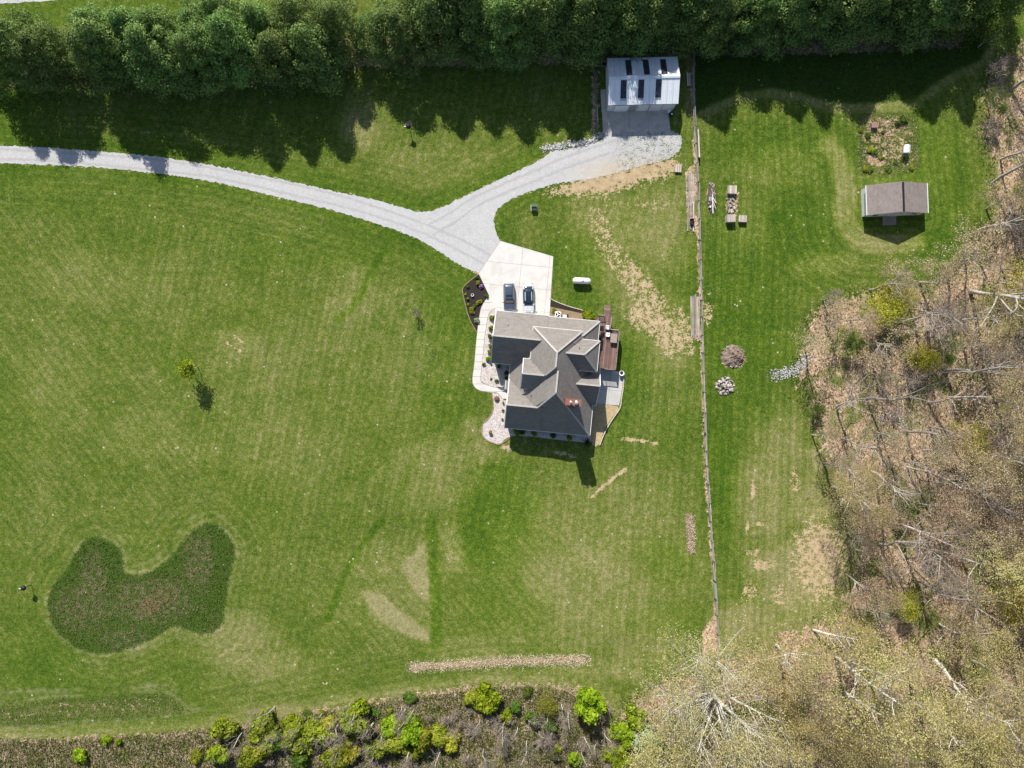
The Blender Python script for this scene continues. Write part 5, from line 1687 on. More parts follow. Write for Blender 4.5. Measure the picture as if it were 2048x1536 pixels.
def tree_kind(n, seed, barkm, twigm, leafm=None, per=3, rad=.25, lmin=.12, lmax=.26, rnd_h=(11, 15), rr0=(.14, .22), tipskip=1, **kw):
    K = Kind()
    for i in range(n):
        q = random.Random(seed * 100 + i)
        th, tn, tips = grow_tree(seed * 100 + i, q.uniform(*rnd_h), q.uniform(*rr0), lean=(q.gauss(0, .07), q.gauss(0, .07)), **kw)
        v, f = tubes(th, 6)
        tm = np_mesh('trunk', v, f, barkm, True)
        v, f = tubes(tn, 3)
        var = np.full(len(v), .5)
        cm = np_mesh('branches', v, f, twigm, True, var)
        lm = None
        if leafm is not None:
            lv = leaves_at(tips[::tipskip], per, rad, lmin, lmax)
            lm = np_mesh('leaves', lv[0], lv[1], leafm, False, lv[2])
        K.var.append((tm, cm, lm))
    return K


def place_tree(K, name, loc, rz, s, label, group=None, i=None, cat='tree'):
    e = empty(name, loc, rz)
    e.scale = s if isinstance(s, tuple) else (s, s, s)
    tag(e, label, cat, group)
    tm, cm, lm = K.var[(int(abs(loc[0] * 7 + loc[1] * 13)) if i is None else i) % len(K.var)]
    link('trunk', tm, e)
    if cm is not None: link('crown', cm, e)
    if lm is not None: link('foliage', lm, e)
    return e


# ---- pines
def pine_kind(n):
    """billowing evergreen: boughs as lobes of tufts round a tapering axis"""
    K = Kind()
    for k in range(n):
        q = np.random.default_rng(900 + k)
        h = q.uniform(12.6, 14.2); RR = q.uniform(4.3, 6.3); ex = q.uniform(1.5, 2.8)
        th = [(0, 0, 0, 0, 0, h * .5, .21, .13), (0, 0, h * .5, 0, 0, h * .97, .13, .03)]
        V = []; F = []; C = []; off = 0
        nl = 74
        for l in range(nl):
            t = (l + q.random()) / nl
            z = .7 + (h - 1.5) * t
            prof = (1 - t ** ex) ** .8
            a = l * 2.39996 + q.normal() * .3
            lr = (1.6 - .7 * t) * q.uniform(.7, 1.3)
            rad = max(RR * prof * q.uniform(.6, 1.1) - lr * .5, 0)
            c = np.array([math.cos(a) * rad, math.sin(a) * rad, z + rad * .12])
            th.append((0, 0, max(z - .4, .2), *c, .035, .012))
            nq = int(150 * lr * lr * .75 + 60)
            d = q.normal(size=(nq, 3)); d /= np.linalg.norm(d, axis=1, keepdims=True)
            p = c + d * lr * q.uniform(.62, 1.12, (nq, 1)) * np.array([1, 1, .72])
            p[:, 2] = np.maximum(p[:, 2], .1)
            nn = d + q.normal(size=(nq, 3)) * .42 + np.array([0, 0, .25])
            L = q.uniform(.2, .42, nq)
            v, f = quads(p, np.cross(nn, q.normal(size=(nq, 3))), nn, L, L * q.uniform(.4, .65, nq))
            V.append(v); F.append(f + off); off += len(v)
            C.append(np.repeat(np.clip(q.random() * .35 + q.random(nq) * .65, 0, 1), 4))
        tv, tf = tubes(th, 6)
        K.var.append((np_mesh('trunk', tv, tf, M_pbark, True), None, np_mesh('foliage', np.concatenate(V), np.concatenate(F), M_pine, False, np.concatenate(C))))
    return K


K_pine = pine_kind(9)
qp = random.Random(31)
pines = []
for i in range(11):
    pines.append((38 + i * 60 + qp.uniform(-10, 10), 138 + qp.uniform(-7, 7), qp.uniform(.99, 1.12)))
for i in range(7):
    pines.append((225 + i * 62 + qp.uniform(-12, 12), 104 - i * 4 + qp.uniform(-6, 6), qp.uniform(.9, 1.05)))
for i in range(13):
    pines.append((705 + i * 59 + qp.uniform(-10, 10), 100 - i * 1.0 + qp.uniform(-6, 6), qp.uniform(.88, 1.02)))
for i in range(9):
    pines.append((880 + i * 62 + qp.uniform(-12, 12), 62 + qp.uniform(-6, 6), qp.uniform(.95, 1.1)))
for i in range(8):
    pines.append((1478 + i * 58 + qp.uniform(-10, 10), 72 + qp.uniform(-6, 6) - i * 1.5, qp.uniform(.92, 1.08)))
for i in range(10):
    pines.append((1400 + i * 62 + qp.uniform(-12, 12), 28 + qp.uniform(-8, 6), qp.uniform(.9, 1.05)))
for i in range(9):
    pines.append((920 + i * 66 + qp.uniform(-12, 12), 20 + qp.uniform(-6, 6), qp.uniform(.85, 1.0)))
pines.append((-58, 150, .9))
pines = [p for p in pines if not (1200 < p[0] < 1365 and p[1] > 96)]
pines = [(a_, b_ - 14 if 1170 < a_ < 1400 else b_, c_) for a_, b_, c_ in pines]
pines += [(1200, 74, 1.08), (1262, 72, 1.12), (1322, 68, 1.1), (1388, 76, 1.06), (1150, 92, 1.05)]
pines = [(a_, b_ - (20 if a_ > 1410 else 12 if a_ > 680 else 0), c_ * (1.05 if a_ > 680 else 1)) for a_, b_, c_ in pines]
pines.sort()
for i, (px, py, s) in enumerate(pines):
    px += qp.uniform(-14, 14); py += qp.uniform(-8, 8); s *= qp.uniform(.84, 1.08)
    p = P(px, py)
    lab = 'dark green pine, %s counting from the left along the windbreak at the top' % (ORD[i] if i < len(ORD) else 'last')
    place_tree(K_pine, 'pine_tree', p, qp.uniform(0, 6.28), (s * qp.uniform(.92, 1.1), s * qp.uniform(.92, 1.1), s), lab, 'pines of the windbreak', i)

# ---- kinds of woodland trees
K_bare = tree_kind(6, 1, M_bark, M_twig, None, rnd_h=(13, 18), rr0=(.22, .36), limbs=12, sub=6, tw=4, depth=3, spread=.9, wig=.13, first=.38)
K_tan = tree_kind(5, 2, M_bark, M_twig, M_tanbud, per=9, rad=.34, lmin=.13, lmax=.28, rnd_h=(10, 15), rr0=(.18, .28), limbs=10, sub=5, tw=3, depth=3, spread=1.0)
K_budding = tree_kind(5, 3, M_pale, M_twig, M_bud, per=16, rad=.45, lmin=.13, lmax=.29, rnd_h=(12, 17), rr0=(.22, .34), limbs=13, sub=6, tw=5, depth=3, spread=1.1)
K_leafy = tree_kind(4, 4, M_bark, M_twig, M_yellow, per=13, rad=.6, lmin=.2, lmax=.42, rnd_h=(7, 10), rr0=(.1, .16), limbs=11, sub=5, tw=4, depth=3, spread=1.1)
K_olive = tree_kind(3, 5, M_bark, M_twig, M_olive, per=14, rad=.4, lmin=.15, lmax=.32, rnd_h=(4.5, 6), rr0=(.08, .11), limbs=11, sub=5, tw=3, depth=3, spread=1.15, first=.15)
K_sap = tree_kind(5, 6, M_pale, M_twig, None, rnd_h=(5.5, 8), rr0=(.085, .12), limbs=8, sub=4, tw=3, depth=3, spread=.75, first=.3, wig=.1, rmin=.016)
K_shrub = tree_kind(4, 7, M_bark, M_twig, None, rnd_h=(2.2, 3.2), rr0=(.06, .08), limbs=16, sub=6, tw=4, depth=3, spread=1.25, first=.04, up=.5, rmin=.016)
K_green = tree_kind(3, 8, M_bark, M_twig, M_green2, per=14, rad=.4, lmin=.16, lmax=.34, rnd_h=(7, 9), rr0=(.11, .15), limbs=12, sub=5, tw=4, depth=3, spread=1.1, first=.15)


def bush_kind(n, seed, mat, dens=260, leaf=(.14, .3), lumps=12, core=False):
    """rounded leafy bush of unit radius: clumped shell of leaves"""
    K = Kind()
    for k in range(n):
        q = np.random.default_rng(seed * 10 + k)
        cs = q.normal(size=(lumps, 3)); cs /= np.linalg.norm(cs, axis=1, keepdims=True)
        cs *= q.uniform(.25, .68, (lumps, 1)); cs[:, 2] = np.abs(cs[:, 2]) * 1.15 + .3
        V = []; F = []; C = []; off = 0
        for c in cs:
            d = q.normal(size=(dens, 3)); d /= np.linalg.norm(d, axis=1, keepdims=True)
            rad_ = q.uniform(.26, .44)
            p = c + d * rad_ * q.uniform(.72, 1.08, (dens, 1))
            p[:, 2] = np.maximum(p[:, 2], .03)
            nn = d + q.normal(size=(dens, 3)) * .55
            L = q.uniform(*leaf, dens)
            v, f = quads(p, np.cross(nn, q.normal(size=(dens, 3))), nn, L, L * .62)
            V.append(v); F.append(f + off); off += len(v)
            C.append(np.repeat(q.random() * .4 + q.random(dens) * .6, 4))
        th = [(0, 0, 0, *(c * .9), .03, .012) for c in cs]
        tv, tf = tubes(th, 5)
        K.var.append((np_mesh('stem', tv, tf, M_twig, True), None, np_mesh('foliage', np.concatenate(V), np.concatenate(F), mat, False, np.concatenate(C))))
    return K


def place_bush(K, name, px, py, r, h, label, group=None, i=0, cat='bush', z=0):
    """r crown radius in metres, h height in metres"""
    p = P(px, py, 0)
    e = empty(name, (p.x, p.y, z), (px * 1.7) % 6.28)
    _k = (px * 12.7 + py * 3.1) % 1; _j = (px * 5.3 + py * 9.7) % 1
    e.scale = (r * (.82 + .4 * _k), r * (.82 + .4 * _j), h / 1.35 * (.85 + .35 * ((_k + _j) % 1)))
    e.rotation_euler = ((_k - .5) * .25, (_j - .5) * .25, (px * 1.7) % 6.28)
    tag(e, label, cat, group)
    tm, _, lm = K.var[i % len(K.var)]
    link('stem', tm, e); link('foliage', lm, e)
    return e


B_lime = bush_kind(4, 1, M_lime)
B_olive = bush_kind(3, 2, M_olive)
B_green = bush_kind(3, 3, M_green2, 150, (.2, .42), 9)
B_sage = bush_kind(2, 4, M_sage)
B_purple = bush_kind(1, 5, M_purple, 120, (.25, .45), 7)
B_yel = bush_kind(2, 6, M_yellow, 150, (.2, .42), 9)

# ---- single trees and bushes on the lawn
K_young = tree_kind(1, 9, M_bark, M_twig, M_lime, per=9, rad=.22, lmin=.2, lmax=.4, rnd_h=(5.2, 5.3), rr0=(.07, .075), limbs=12, sub=4, tw=2, depth=3, spread=.8, first=.3)
place_tree(K_young, 'young_tree', P(396, 734), 1.0, .92, 'slim young tree with bright yellow-green leaves standing alone on the big lawn')
place_tree(K_shrub, 'sapling', P(834, 632), 2.0, .72, 'small bare grey sapling on the lawn left of the mulch bed', i=1)
SP = [(953, 556, .35, .4, B_green, 'tiny green plant at the top tip of the dark mulch bed'), (955.5, 567, .55, .6, B_lime, 'yellow-green shrub left of the purple blossom in the mulch bed'),
      (962, 573, .45, .6, B_purple, 'purple blossoming shrub in the dark mulch bed'), (936, 574, .35, .4, B_green, 'small green plant at the upper left of the mulch bed'),
      (931, 588, .28, .3, B_lime, 'small lime plant at the left edge of the mulch bed'), (973, 592.5, .42, .4, B_green, 'green shrub in the mulch bed at the point against the concrete'),
      (935.5, 598, .3, .5, B_olive, 'olive plant below the white pot on the left of the mulch bed'), (958, 605, .6, .45, B_olive, 'spreading olive shrub in the lower right of the mulch bed'),
      (937, 609, .3, .3, B_lime, 'little lime plant on the left in the lower mulch bed'), (948, 613, .5, .35, B_green, 'dark green plant in the middle of the lower mulch bed'),
      (944, 622, .75, .5, B_olive, 'broad yellowish shrub near the lower left edge of the mulch bed'), (953.5, 642, .48, .55, B_sage, 'grey-green rounded shrub in the lower tip of the mulch bed'),
      (984.5, 636, .62, .9, B_olive, 'uppermost olive shrub along the west wall of the garage'), (983, 656, .58, .85, B_olive, 'second olive shrub down along the garage west wall'),
      (980, 673, .62, .9, B_green, 'third shrub down along the garage west wall'), (980.5, 692, .5, .8, B_olive, 'fourth shrub down along the garage west wall'),
      (979, 704, .45, .8, B_olive, 'fifth shrub down along the garage west wall'), (978.5, 718, .55, 1.0, B_lime, 'bright green shrub at the lower corner of the garage west wall'),
      (968, 728, .38, .6, B_lime, 'lone small green shrub in the stones inside the path bend'), (982, 757, .26, .3, B_lime, 'tiny green plant in the stones above the front path'),
      (993, 760, .36, .55, B_lime, 'small green shrub in the stones beside the entry shade'), (998, 733, .4, .6, B_green, 'shaded green shrub under the garage eave'),
      (1013, 745, .5, .9, B_green, 'dark shrub against the wall left of the front entry'), (1012, 756, .42, .8, B_green, 'dark shrub just above the front door step'),
      (1007, 805, .24, .5, B_lime, 'top one of three little shrubs in the stones left of the front wall'), (1006, 820, .24, .5, B_lime, 'middle one of three little shrubs left of the front wall'),
      (1005, 838, .26, .5, B_lime, 'bottom one of three little shrubs left of the front wall'), (1180, 632, 1.15, 1.0, B_lime, 'bright yellow-green rounded shrub between the mulch strip and the deck'),
      (1168, 628, .8, .8, B_lime, 'smaller yellow-green shrub joined to the one beside the deck'),
      (1032, 862, .9, .9, B_olive, 'leftmost shrub in the shade of the south wall'), (1046, 864, .6, .7, B_green, 'second shrub from the left in the shade of the south wall'),
      (1068, 867, .65, .8, B_olive, 'third shrub from the left in the shade of the south wall'), (1106, 871, .65, .8, B_green, 'fourth shrub from the left in the shade of the south wall'),
      (1138, 875, .65, .8, B_olive, 'fifth shrub from the left in the shade of the south wall'), (1108, 622, .5, .3, B_olive, 'low olive plant in the bed left of the air conditioner')]
for i, (px, py, r, h, K, lab) in enumerate(SP):
    place_bush(K, 'shrub', px, py, r, h, lab, 'shrubs planted round the house', i, 'shrub', .02)
place_bush(B_yel, 'flower_clump', 981, 864, .3, .3, 'yellow flowers in the clay urn', None, 1, 'flowers', .5)
# spiky grass clump by the south-east corner
q = np.random.default_rng(5)
n = 420
a = q.uniform(0, 6.283, n); tilt = q.uniform(.1, 1.2, n); L = q.uniform(.7, 1.35, n)
d = np.stack([np.cos(a) * np.sin(tilt), np.sin(a) * np.sin(tilt), np.cos(tilt)], 1)
v, f = quads(d * (L / 2)[:, None], d, np.stack([-np.sin(a), np.cos(a), np.zeros(n) + .3], 1), L, np.full(n, .07))
gp = thing('ornamental_grass', P(1174, 885), 0, 'spiky green grass clump at the south-east corner of the house', 'grass clump')
link('blades', np_mesh('blades', v, f, M_green2, False, np.repeat(q.random(n), 4)), gp)
# garden plot plants
for i, (px, py, r, h) in enumerate([(1740, 300, 1.0, .6), (1748, 306, .7, .5), (1735, 272, .6, .5), (1760, 316, .55, .35), (1775, 338, .9, .5), (1740, 340, .9, .5), (1730, 338, .7, .4), (1790, 325, .6, .4), (1805, 320, .6, .35), (1822, 335, .7, .4), (1805, 240, .9, .9), (1795, 248, .7, .7), (1720, 262, .5, .4), (1765, 265, .5, .4)]):
    place_bush(B_green if i % 3 else B_olive, 'weed_clump', px, py, r, h, 'green weedy clump growing in the bare garden plot', 'weedy clumps in the garden plot', i, 'weed')
t = thing('garden_barrel', P(1746, 252), 0, 'weathered reddish box in the upper part of the garden plot', 'box')
MB().box(-.45, .45, -.4, .4, 0, .5).build('box_body', M_timber, t); MB().box(-.5, .5, -.45, .45, .5, .56).build('lid', simple('faded red paint', (0.3, 0.17, 0.15), .8), t)
for k, (px, py) in enumerate(((1767, 313), (1750, 312), (1730, 305))):
    t = thing('garden_stone', P(px, py), 0, ('white stone right of the centre of the garden plot', 'white stone left of the other in the garden plot', 'pale stone at the left side of the garden plot')[k], 'stone')
    o = link('rock', RM[k], t); o.scale = (.25, .2, .16); o.location.z = .1

# ---- big sycamore at the bottom
th, tn, tips = grow_tree(4242, 9.5, .6, first=.3, limbs=20, spread=1.35, wig=.1, depth=4, sub=7, tw=4, up=.36, rk=(.58, .74), rmin=.02, lk=2.75)
big = thing('sycamore_tree', P(1408, 1362), R(40), 'huge spreading pale-limbed tree with sparse yellowish buds at the end of the fence', 'tree')
mv = [s_ for s_ in tn if s_[6] > .026]; tn = [s_ for s_ in tn if s_[6] <= .026]; th = th + mv
v, f = tubes(th, 7); link('trunk', np_mesh('trunk', v, f, M_pale, True), big)
v, f = tubes(tn, 3); link('crown', np_mesh('branches', v, f, M_twig, True), big)
lv = leaves_at(tips, 8, .5, .12, .27)
link('foliage', np_mesh('leaves', lv[0], lv[1], M_bud, False, lv[2]), big)

# ---- woods on the right
placed = []


def free(x, y, dmin):
    for a, b_ in placed:
        if (a - x) ** 2 + (b_ - y) ** 2 < dmin * dmin: return False
    placed.append((x, y)); return True


EXPL = [(1888, 741, K_bare, 1.25, 'tall forked bare tree with a thick leaning trunk in the upper woods'), (1733, 797, K_bare, .9, 'bare tree whose trunk lies across the leaf litter near the woods edge'),
        (1856, 661, K_bare, 1.0, 'straight bare tree below the yellow-green clump in the upper woods'), (1797, 653, K_bare, .8, 'bare tree with a low bent trunk at the upper woods edge'),
        (1940, 582, K_bare, 1.1, 'bare tree leaning right beside the upper right yellow tree'), (1818, 617, K_bare, .75, 'thin bare tree just below the mown corner by the shed'),
        (1938, 845, K_bare, 1.2, 'thick pale bent tree near the right edge of the middle woods'), (1935, 907, K_budding, 1.05, 'stout pale budding tree below the bent trunk at the right'),
        (1744, 942, K_bare, .95, 'long straight bare trunk in the middle woods'), (1846, 900, K_tan, .95, 'tan budding tree above the long straight trunk'),
        (1828, 1005, K_tan, 1.0, 'pale-trunked tan tree in the middle woods'), (1780, 1047, K_bare, .9, 'short pale bare trunk near the left side of the middle woods'),
        (1806, 1083, K_bare, 1.0, 'long thin bare trunk below the short pale one'), (1938, 1054, K_tan, 1.1, 'straight tan-budded tree at the right in the lower middle woods'),
        (1922, 1115, K_budding, 1.0, 'pale budding tree near the right edge above the lime bush'), (1604, 1338, K_sap, 1.7, 'slim pale straight tree right of the huge spreading tree'),
        (1604, 1388, K_sap, 1.6, 'slim pale tree below the other slim straight one'), (1672, 1312, K_budding, 1.25, 'large budding tree with a pale speckled trunk in the lower woods'),
        (1868, 1318, K_budding, 1.15, 'budding tree with a dark forked trunk in the lower right woods'), (1905, 1478, K_budding, 1.2, 'budding tree near the bottom right corner'),
        (1716, 1216, K_bare, .7, 'short bare tree at the inner corner of the lower woods'), (1940, 470, K_bare, .9, 'dark leaning bare tree at the mown edge right of the shed')]
for k, (px, py, K, s, lab) in enumerate(EXPL):
    p = P(px, py); placed.append((p.x, p.y))
    place_tree(K, 'woodland_tree', p, k * 1.3, s, lab, 'trees of the right-hand woods', k)
YL = [(2010, 585, K_leafy, 1.35, 'large yellow-green tree at the right edge of the upper woods'), (2020, 398, K_leafy, .7, 'small pale yellow tree at the right edge beyond the shed'),
      (1688, 690, K_green, .5, 'small lime green tree above the white stone swale'), (1790, 612, K_leafy, .85, 'wide yellow-green tree at the upper edge of the woods'),
      (1740, 626, K_leafy, .8, 'yellowish tree left of the wide yellow-green one at the woods edge'), (1700, 640, K_tan, .75, 'tan twiggy tree at the upper left corner of the woods'),
      (1650, 650, K_tan, .75, 'tan twiggy tree at the left tip of the woods above the swale'), (1815, 700, K_leafy, .55, 'small lime tree in the upper middle woods'),
      (1838, 722, K_leafy, .5, 'small yellow-green tree right below the small lime one'), (1872, 695, K_green, .5, 'narrow dark green evergreen in the upper woods'),
      (1925, 640, K_budding, .7, 'pale budding tree with round crown in the upper woods'), (1965, 1195, K_leafy, 1.25, 'bright yellow-green tree at the right edge of the lower woods'),
      (1900, 870, K_leafy, .8, 'sparse yellow-green tree in the middle woods'), (1920, 60, K_green, 1.0, 'rough dark green tree at the right end of the pine row'), (1955, 95, K_green, .8, 'green shrubby tree in the shadow at the upper right'),
      (1975, 210, K_green, .5, 'fresh green small tree among grey brush at the upper right'), (1625, 820, K_green, .35, 'low green tree at the shaded left edge of the woods'), (1790, 1010, K_green, .6, 'dark green small tree among the tan middle woods'),
      (1760, 1400, K_green, .55, 'green small tree in the lower woods'), (1790, 1185, K_leafy, .6, 'small yellow-green tree at the edge of the lower clearing')]
for k, (px, py, K, s, lab) in enumerate(YL):
    p = P(px, py); placed.append((p.x, p.y))
    place_tree(K, 'leafing_tree', p, k * 2.1, s, lab, 'leafing trees of the woods', k)
wq = random.Random(77)
WL = {'bare': 'leafless grey-brown tree among its like in the %s', 'tan': 'tan twiggy budding tree among its like in the %s',
      'bud': 'pale yellowish budding tree among its like in the %s', 'shrub': 'bare twiggy shrub under the trees of the %s'}
cnt = 0
tries = 0
while cnt < 210 and tries < 14000:
    tries += 1
    px = wq.uniform(1240, 2110); py = wq.uniform(110, 1590)
    p = P(px, py)
    if not inside(p.x, p.y, woods_poly): continue
    if (px - 1420) ** 2 + (py - 1385) ** 2 < 150 ** 2: continue
    if 1570 < px < 1730 and 690 < py < 800: continue
    if px < 1310: continue
    dm = 3.8 if py < 560 else 3.7 if py < 1180 else 5.4
    if not free(p.x, p.y, dm): continue
    if py > 1180: kind = wq.choices(['bud', 'tan', 'bare'], [6, 2, 1.2])[0]
    elif py > 780: kind = wq.choices(['bud', 'tan', 'bare', 'shrub'], [.8, 6, 3, 2])[0]
    elif py > 540: kind = wq.choices(['tan', 'bare', 'shrub'], [4, 3, 2.5])[0]
    else: kind = wq.choices(['tan', 'bare', 'shrub'], [2, 4, 5])[0]
    K = {'bare': K_bare, 'tan': K_tan, 'bud': K_budding, 'shrub': K_shrub}[kind]
    edge = px < 1720 and 600 < py < 1220
    s = wq.uniform(.55, .8) if edge else wq.uniform(.7, 1.08)
    if kind == 'shrub': s = wq.uniform(.9, 1.6)
    place_tree(K, 'bare_shrub' if kind == 'shrub' else 'woodland_tree', p, wq.uniform(0, 6.28), s, WL[kind] % ('topmost woods beyond the shed' if py < 540 else 'upper woods' if py < 780 else 'middle woods' if py < 980 else 'woods beside the worn clearing' if py < 1180 else 'lower woods near the huge tree' if px < 1640 else 'lower right corner woods'), {'bare': 'leafless trees of the woods', 'tan': 'tan budding trees of the woods', 'bud': 'yellowish budding trees of the lower woods', 'shrub': 'bare shrubs of the woods'}[kind], cnt, 'shrub' if kind == 'shrub' else 'tree')
    cnt += 1

# ---- hedgerow along the bottom
HB = [(458, 1448, 1.7, 2.9, B_olive, 'rounded olive-green bush at the left end of the hedgerow'), (447, 1500, 1.4, 2.2, B_lime, 'lime bush below the rounded olive one at the left'),
      (535, 1450, 1.9, 3.0, B_olive, 'large olive bush second from the left in the hedgerow'), (545, 1468, 1.4, 2.2, B_lime, 'lime bush at the foot of the large olive bush'),
      (585, 1443, 1.0, 1.8, B_lime, 'small bright lime bush right of the large olive one'), (635, 1455, 1.8, 2.8, B_olive, 'olive bush at the left middle of the hedgerow'),
      (660, 1440, 1.3, 2.2, B_yel, 'yellowish bush behind the olive bush'), (718, 1432, 1.7, 3.4, B_lime, 'tall lime bush left of a paired couple in the hedgerow'),
      (785, 1450, 1.4, 2.8, B_lime, 'left one of two paired lime bushes'), (826, 1450, 1.6, 3.0, B_lime, 'right one of two paired lime bushes'),
      (690, 1495, 1.5, 2.4, B_olive, 'low olive bush near the bottom edge under the tall lime bush'), (600, 1510, 1.6, 2.4, B_green, 'green bush at the bottom edge left of centre'),
      (972, 1390, 1.75, 3.4, B_lime, 'bright lime bush in the middle of the hedgerow top edge'), (950, 1395, 1.3, 2.2, B_olive, 'olive bush clinging to the left of the middle lime bush'),
      (1176, 1392, 2.05, 4.4, B_lime, 'tall bright lime bush at the right end of the hedgerow by the lawn corner'), (1012, 1428, .9, 1.4, B_lime, 'small lime bush right below the middle lime bush'),
      (1068, 1428, 1.1, 1.8, B_green, 'green bush under the yellow twiggy shrub'), (1098, 1445, 1.0, 1.6, B_green, 'round green bush right of the other green one'),
      (1055, 1380, .7, 1.0, B_green, 'tiny green bush on the bank above the twiggy shrub'), (1030, 1412, .8, 1.2, B_green, 'dark green bush between the lime bush and the twiggy shrub'),
      (1264, 1428, 1.4, 3.0, B_lime, 'lime bush at the left flank of the huge spreading tree'), (1248, 1462, 1.4, 2.4, B_lime, 'lower lime bush beside the grey-green one'),
      (1290, 1475, 2.3, 4.2, B_sage, 'large grey-green bush under the left side of the huge tree'), (1240, 1505, 1.6, 2.2, B_lime, 'lime bush at the bottom edge left of the grey-green one'),
      (1330, 1500, 1.6, 2.4, B_green, 'dark green bush right of the grey-green one'), (1150, 1510, 1.3, 2.0, B_lime, 'lime bush at the bottom edge below the hedgerow end'),
      (165, 1505, .9, 1.2, B_lime, 'small lime bush alone on the brown bank at the left'), (215, 1478, .7, .9, B_lime, 'small pale green bush at the bank edge on the left'), (395, 1510, .9, 1.3, B_olive, 'small olive bush on the bank left of the hedgerow'),
      (240, 1482, .5, .8, B_lime, 'tiny lime bush right beside the pale green one on the bank'), (820, 1395, .9, 1.0, B_green, 'low green bush at the lawn edge left of centre'), (1110, 1500, 1.2, 1.7, B_olive, 'olive bush near the bottom edge under the hedgerow end')]
_hb = random.Random(19)
for k in range(15):
    px = 500 + k * 29 + _hb.uniform(-9, 9)
    HB.append((px, 1475 - (px - 500) * .05 + _hb.uniform(-12, 40), _hb.uniform(1.2, 1.8), _hb.uniform(1.6, 3.0), _hb.choice([B_olive, B_olive, B_green, B_olive, B_lime, B_yel]), '%s bush from the left in the lower crowded row of the hedgerow' % ORD[k]))
for i, (px, py, r, h, K, lab) in enumerate(HB):
    place_bush(K, 'bush', px, py, r * 1.62, h * 1.35, lab, 'bushes of the bottom hedgerow', i)
place_tree(K_olive, 'twiggy_shrub', P(1093, 1385), 0, .62, 'yellow twiggy half-leafed shrub in the right part of the hedgerow')
hq = random.Random(8)
for i in range(26):
    px, py = 600 + i * 22 + hq.uniform(-6, 6), 1428 - i * 1.55 * (1 if i < 26 else 0) + hq.uniform(0, 8)
    if px > 800: continue
    place_bush(B_green if i % 2 else B_olive, 'bank_bush', px, py, hq.uniform(.6, 1.0), hq.uniform(.6, 1.0), 'low green bush in the row along the lawn edge of the hedgerow', 'low bushes along the hedgerow edge', i)
for i in range(46):
    px, py = hq.uniform(480, 1215), hq.uniform(1405, 1500)
    place_tree(K_sap, 'sapling', P(px, py), hq.uniform(0, 6), hq.uniform(.6, 1.0), 'thin pale leafless sapling in the %s of the bottom hedgerow' % ('left third' if px < 720 else 'middle' if px < 970 else 'right third'), 'bare saplings of the hedgerow', i)
for i in range(64):
    px, py = hq.uniform(430, 1215), hq.uniform(1405, 1535)
    if py < 1475 - (px - 430) * .12: py += 30
    place_tree(K_shrub, 'bare_shrub', P(px, py), hq.uniform(0, 6), hq.uniform(.5, .95), 'bare grey-brown shrub in the %s of the bottom hedgerow' % ('left third' if px < 690 else 'middle' if px < 960 else 'right third'), 'bare shrubs of the hedgerow', i, 'shrub')

# ---- uncountable growth
M_mead = leafmat('meadow blades', [(0.06, 0.115, 0.014), (0.11, 0.165, 0.025), (0.21, 0.215, 0.075), (0.42, 0.33, 0.215)], trans=.2, spread=0)
M_brush = leafmat('dry brush', [(0.22, 0.175, 0.115), (0.38, 0.315, 0.215), (0.53, 0.455, 0.325), (0.68, 0.60, 0.45)], trans=.1, spread=0)
M_under = leafmat('undergrowth leaves', [(0.05, 0.085, 0.01), (0.10, 0.14, 0.02), (0.19, 0.20, 0.04), (0.30, 0.28, 0.07)], trans=.25, spread=0)


def scatter(poly, n, seed, bb=None):
    q = np.random.default_rng(seed)
    xs_ = [p[0] for p in poly]; ys_ = [p[1] for p in poly]
    x0, x1, y0, y1 = max(min(xs_), -93), min(max(xs_), 93), max(min(ys_), -72), min(max(ys_), 72)
    out = np.zeros((0, 2))
    while len(out) < n:
        p = np.stack([q.uniform(x0, x1, n), q.uniform(y0, y1, n)], 1)
        d = sdf(p[:, 0], p[:, 1], poly)
        out = np.concatenate([out, p[d < -.1 + np.clip(q.normal(size=len(d)) * .3, -.6, .7)]])
    return out[:n], q


def grassy(name, poly, n, seed, hmin, hmax, w, mat, label, tone, clump=.5, tiltmax=.9, kind='stuff', tiltmin=.1):
    p, q = scatter(poly, n, seed)
    cl = np.round(p / clump) * clump
    hsh = np.abs(np.sin(cl[:, 0] * 12.9898 + cl[:, 1] * 78.233) * 43758.5453) % 1
    a = q.uniform(0, 6.283, n); tilt = q.uniform(tiltmin, tiltmax, n); L = q.uniform(hmin, hmax, n) * (.6 + .7 * hsh)
    d = np.stack([np.cos(a) * np.sin(tilt), np.sin(a) * np.sin(tilt), np.cos(tilt)], 1)
    c = np.concatenate([p, np.zeros((n, 1))], 1) + d * (L / 2)[:, None]
    v, f = quads(c, d, np.stack([-np.sin(a), np.cos(a), q.normal(size=n) * .4 + .4], 1), L, q.uniform(w * .6, w * 1.4, n))
    v[:, 2] = np.maximum(v[:, 2], 0.002)
    var = np.clip(tone(p) + (hsh - .5) * .35 + q.normal(size=n) * .16, 0, 1)
    o = link(name, np_mesh(name, v, f, mat, False, np.repeat(var, 4)))
    tag(o, label, None, None, kind)
    return o


def meadow_tone(p):
    d = sdf(p[:, 0], p[:, 1], meadow_poly)
    t = np.clip(.28 + (-d - 1.0) * .07, .24, .5)
    for px, py, rx, ry in [(185, 1165, 32, 75), (160, 1215, 70, 55), (300, 1200, 95, 55), (395, 1120, 38, 75), (250, 1280, 60, 28)]:
        c = P(px, py)
        t = np.where(((p[:, 0] - c.x) / (rx / PXM)) ** 2 + ((p[:, 1] - c.y) / (ry / PXM)) ** 2 < 1, np.minimum(t + .14, .7), t)
    return t


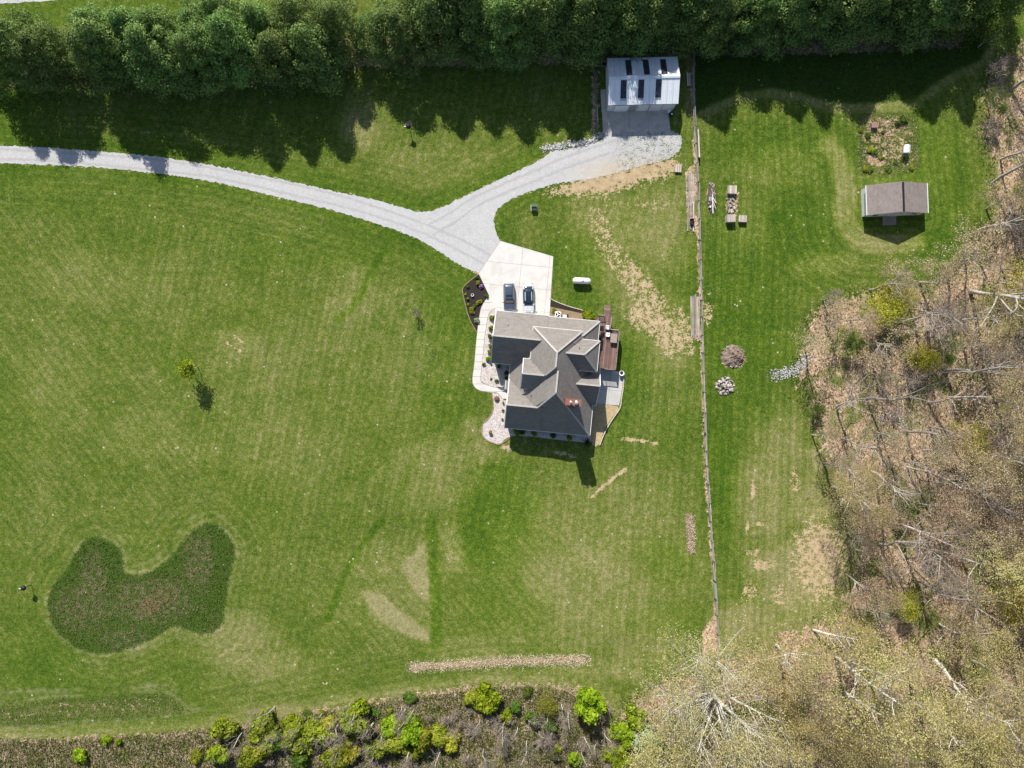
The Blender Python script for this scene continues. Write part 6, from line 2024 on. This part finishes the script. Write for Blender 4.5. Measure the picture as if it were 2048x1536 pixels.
grassy('meadow_grass', meadow_poly, 22000, 1, .12, .32, .10, M_mead, 'unmown dark green and brown grass in the lobed corner at lower left', meadow_tone, .45, 1.35)
grassy('ditch_grass', ditch_poly, 6000, 2, .14, .3, .09, M_mead, 'unmown grass strip along the bottom left edge of the lawn', lambda p: np.full(len(p), .62), .5, 1.4)
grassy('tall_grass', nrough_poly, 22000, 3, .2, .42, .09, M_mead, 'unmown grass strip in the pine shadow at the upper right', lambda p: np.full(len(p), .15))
grassy('brush', [v_ for v_ in px_poly([(-60, 1476), (130, 1475), (310, 1464), (430, 1454), (590, 1428), (780, 1393), (980, 1363), (1100, 1365), (1190, 1376), (1218, 1405), (1222, 1600), (-60, 1600)])], 60000, 4, .3, .9, .05, M_brush,
       'dry brown brush covering the bank along the bottom', lambda p: np.full(len(p), .5), .9, 1.3)
grassy('bank_weeds', [v_ for v_ in px_poly([(-60, 1480), (130, 1478), (310, 1468), (430, 1458), (590, 1434), (780, 1400), (980, 1372), (1100, 1375), (1210, 1405), (1218, 1600), (-60, 1600)])], 52000, 5, .2, .7, .14, M_under,
       'green weeds sprouting through the brush along the bottom', lambda p: np.full(len(p), .35), 1.1, 1.3)
grassy('undergrowth', woods_poly, 16000, 6, .3, 1.0, .045, M_brush, 'dry twiggy undergrowth on the woods floor', lambda p: np.full(len(p), .5), 1.3, 1.35)
grassy('undergrowth_leaves', woods_poly, 40000, 7, .12, .42, .17, M_under, 'green undergrowth leaves on the woods floor', lambda p: np.full(len(p), .4), 2.2, 1.35)
M_straw = leafmat('straw', [(0.38, 0.27, 0.18), (0.56, 0.44, 0.31), (0.70, 0.58, 0.43), (0.82, 0.72, 0.57)], trans=.1, spread=0)
grassy('straw_strip', smooth_line(px_poly([(815, 1330), (822, 1325), (900, 1321), (1000, 1314), (1080, 1310), (1172, 1309), (1174, 1327), (1100, 1330), (1000, 1333), (900, 1340), (818, 1346), (811, 1340)]), .5, True), 9000, 8, .2, .42, .07, M_straw, 'long strip of dead straw-coloured stalks near the bottom lawn edge', lambda p: np.full(len(p), .6), .4, 1.5, tiltmin=.9)
grassy('straw_patch', smooth_line(px_poly([(1369, 1031), (1384, 1030), (1390, 1102), (1376, 1104)]), .5), 2600, 9, .15, .32, .07, M_straw, 'small rectangular patch of dead straw left of the fence', lambda p: np.full(len(p), .65), .4, 1.5, tiltmin=.9)
grassy('garden_litter', garden_poly, 5000, 10, .1, .4, .07, M_straw, 'dead stalks and litter on the garden plot', lambda p: np.full(len(p), .45), .5, 1.4)
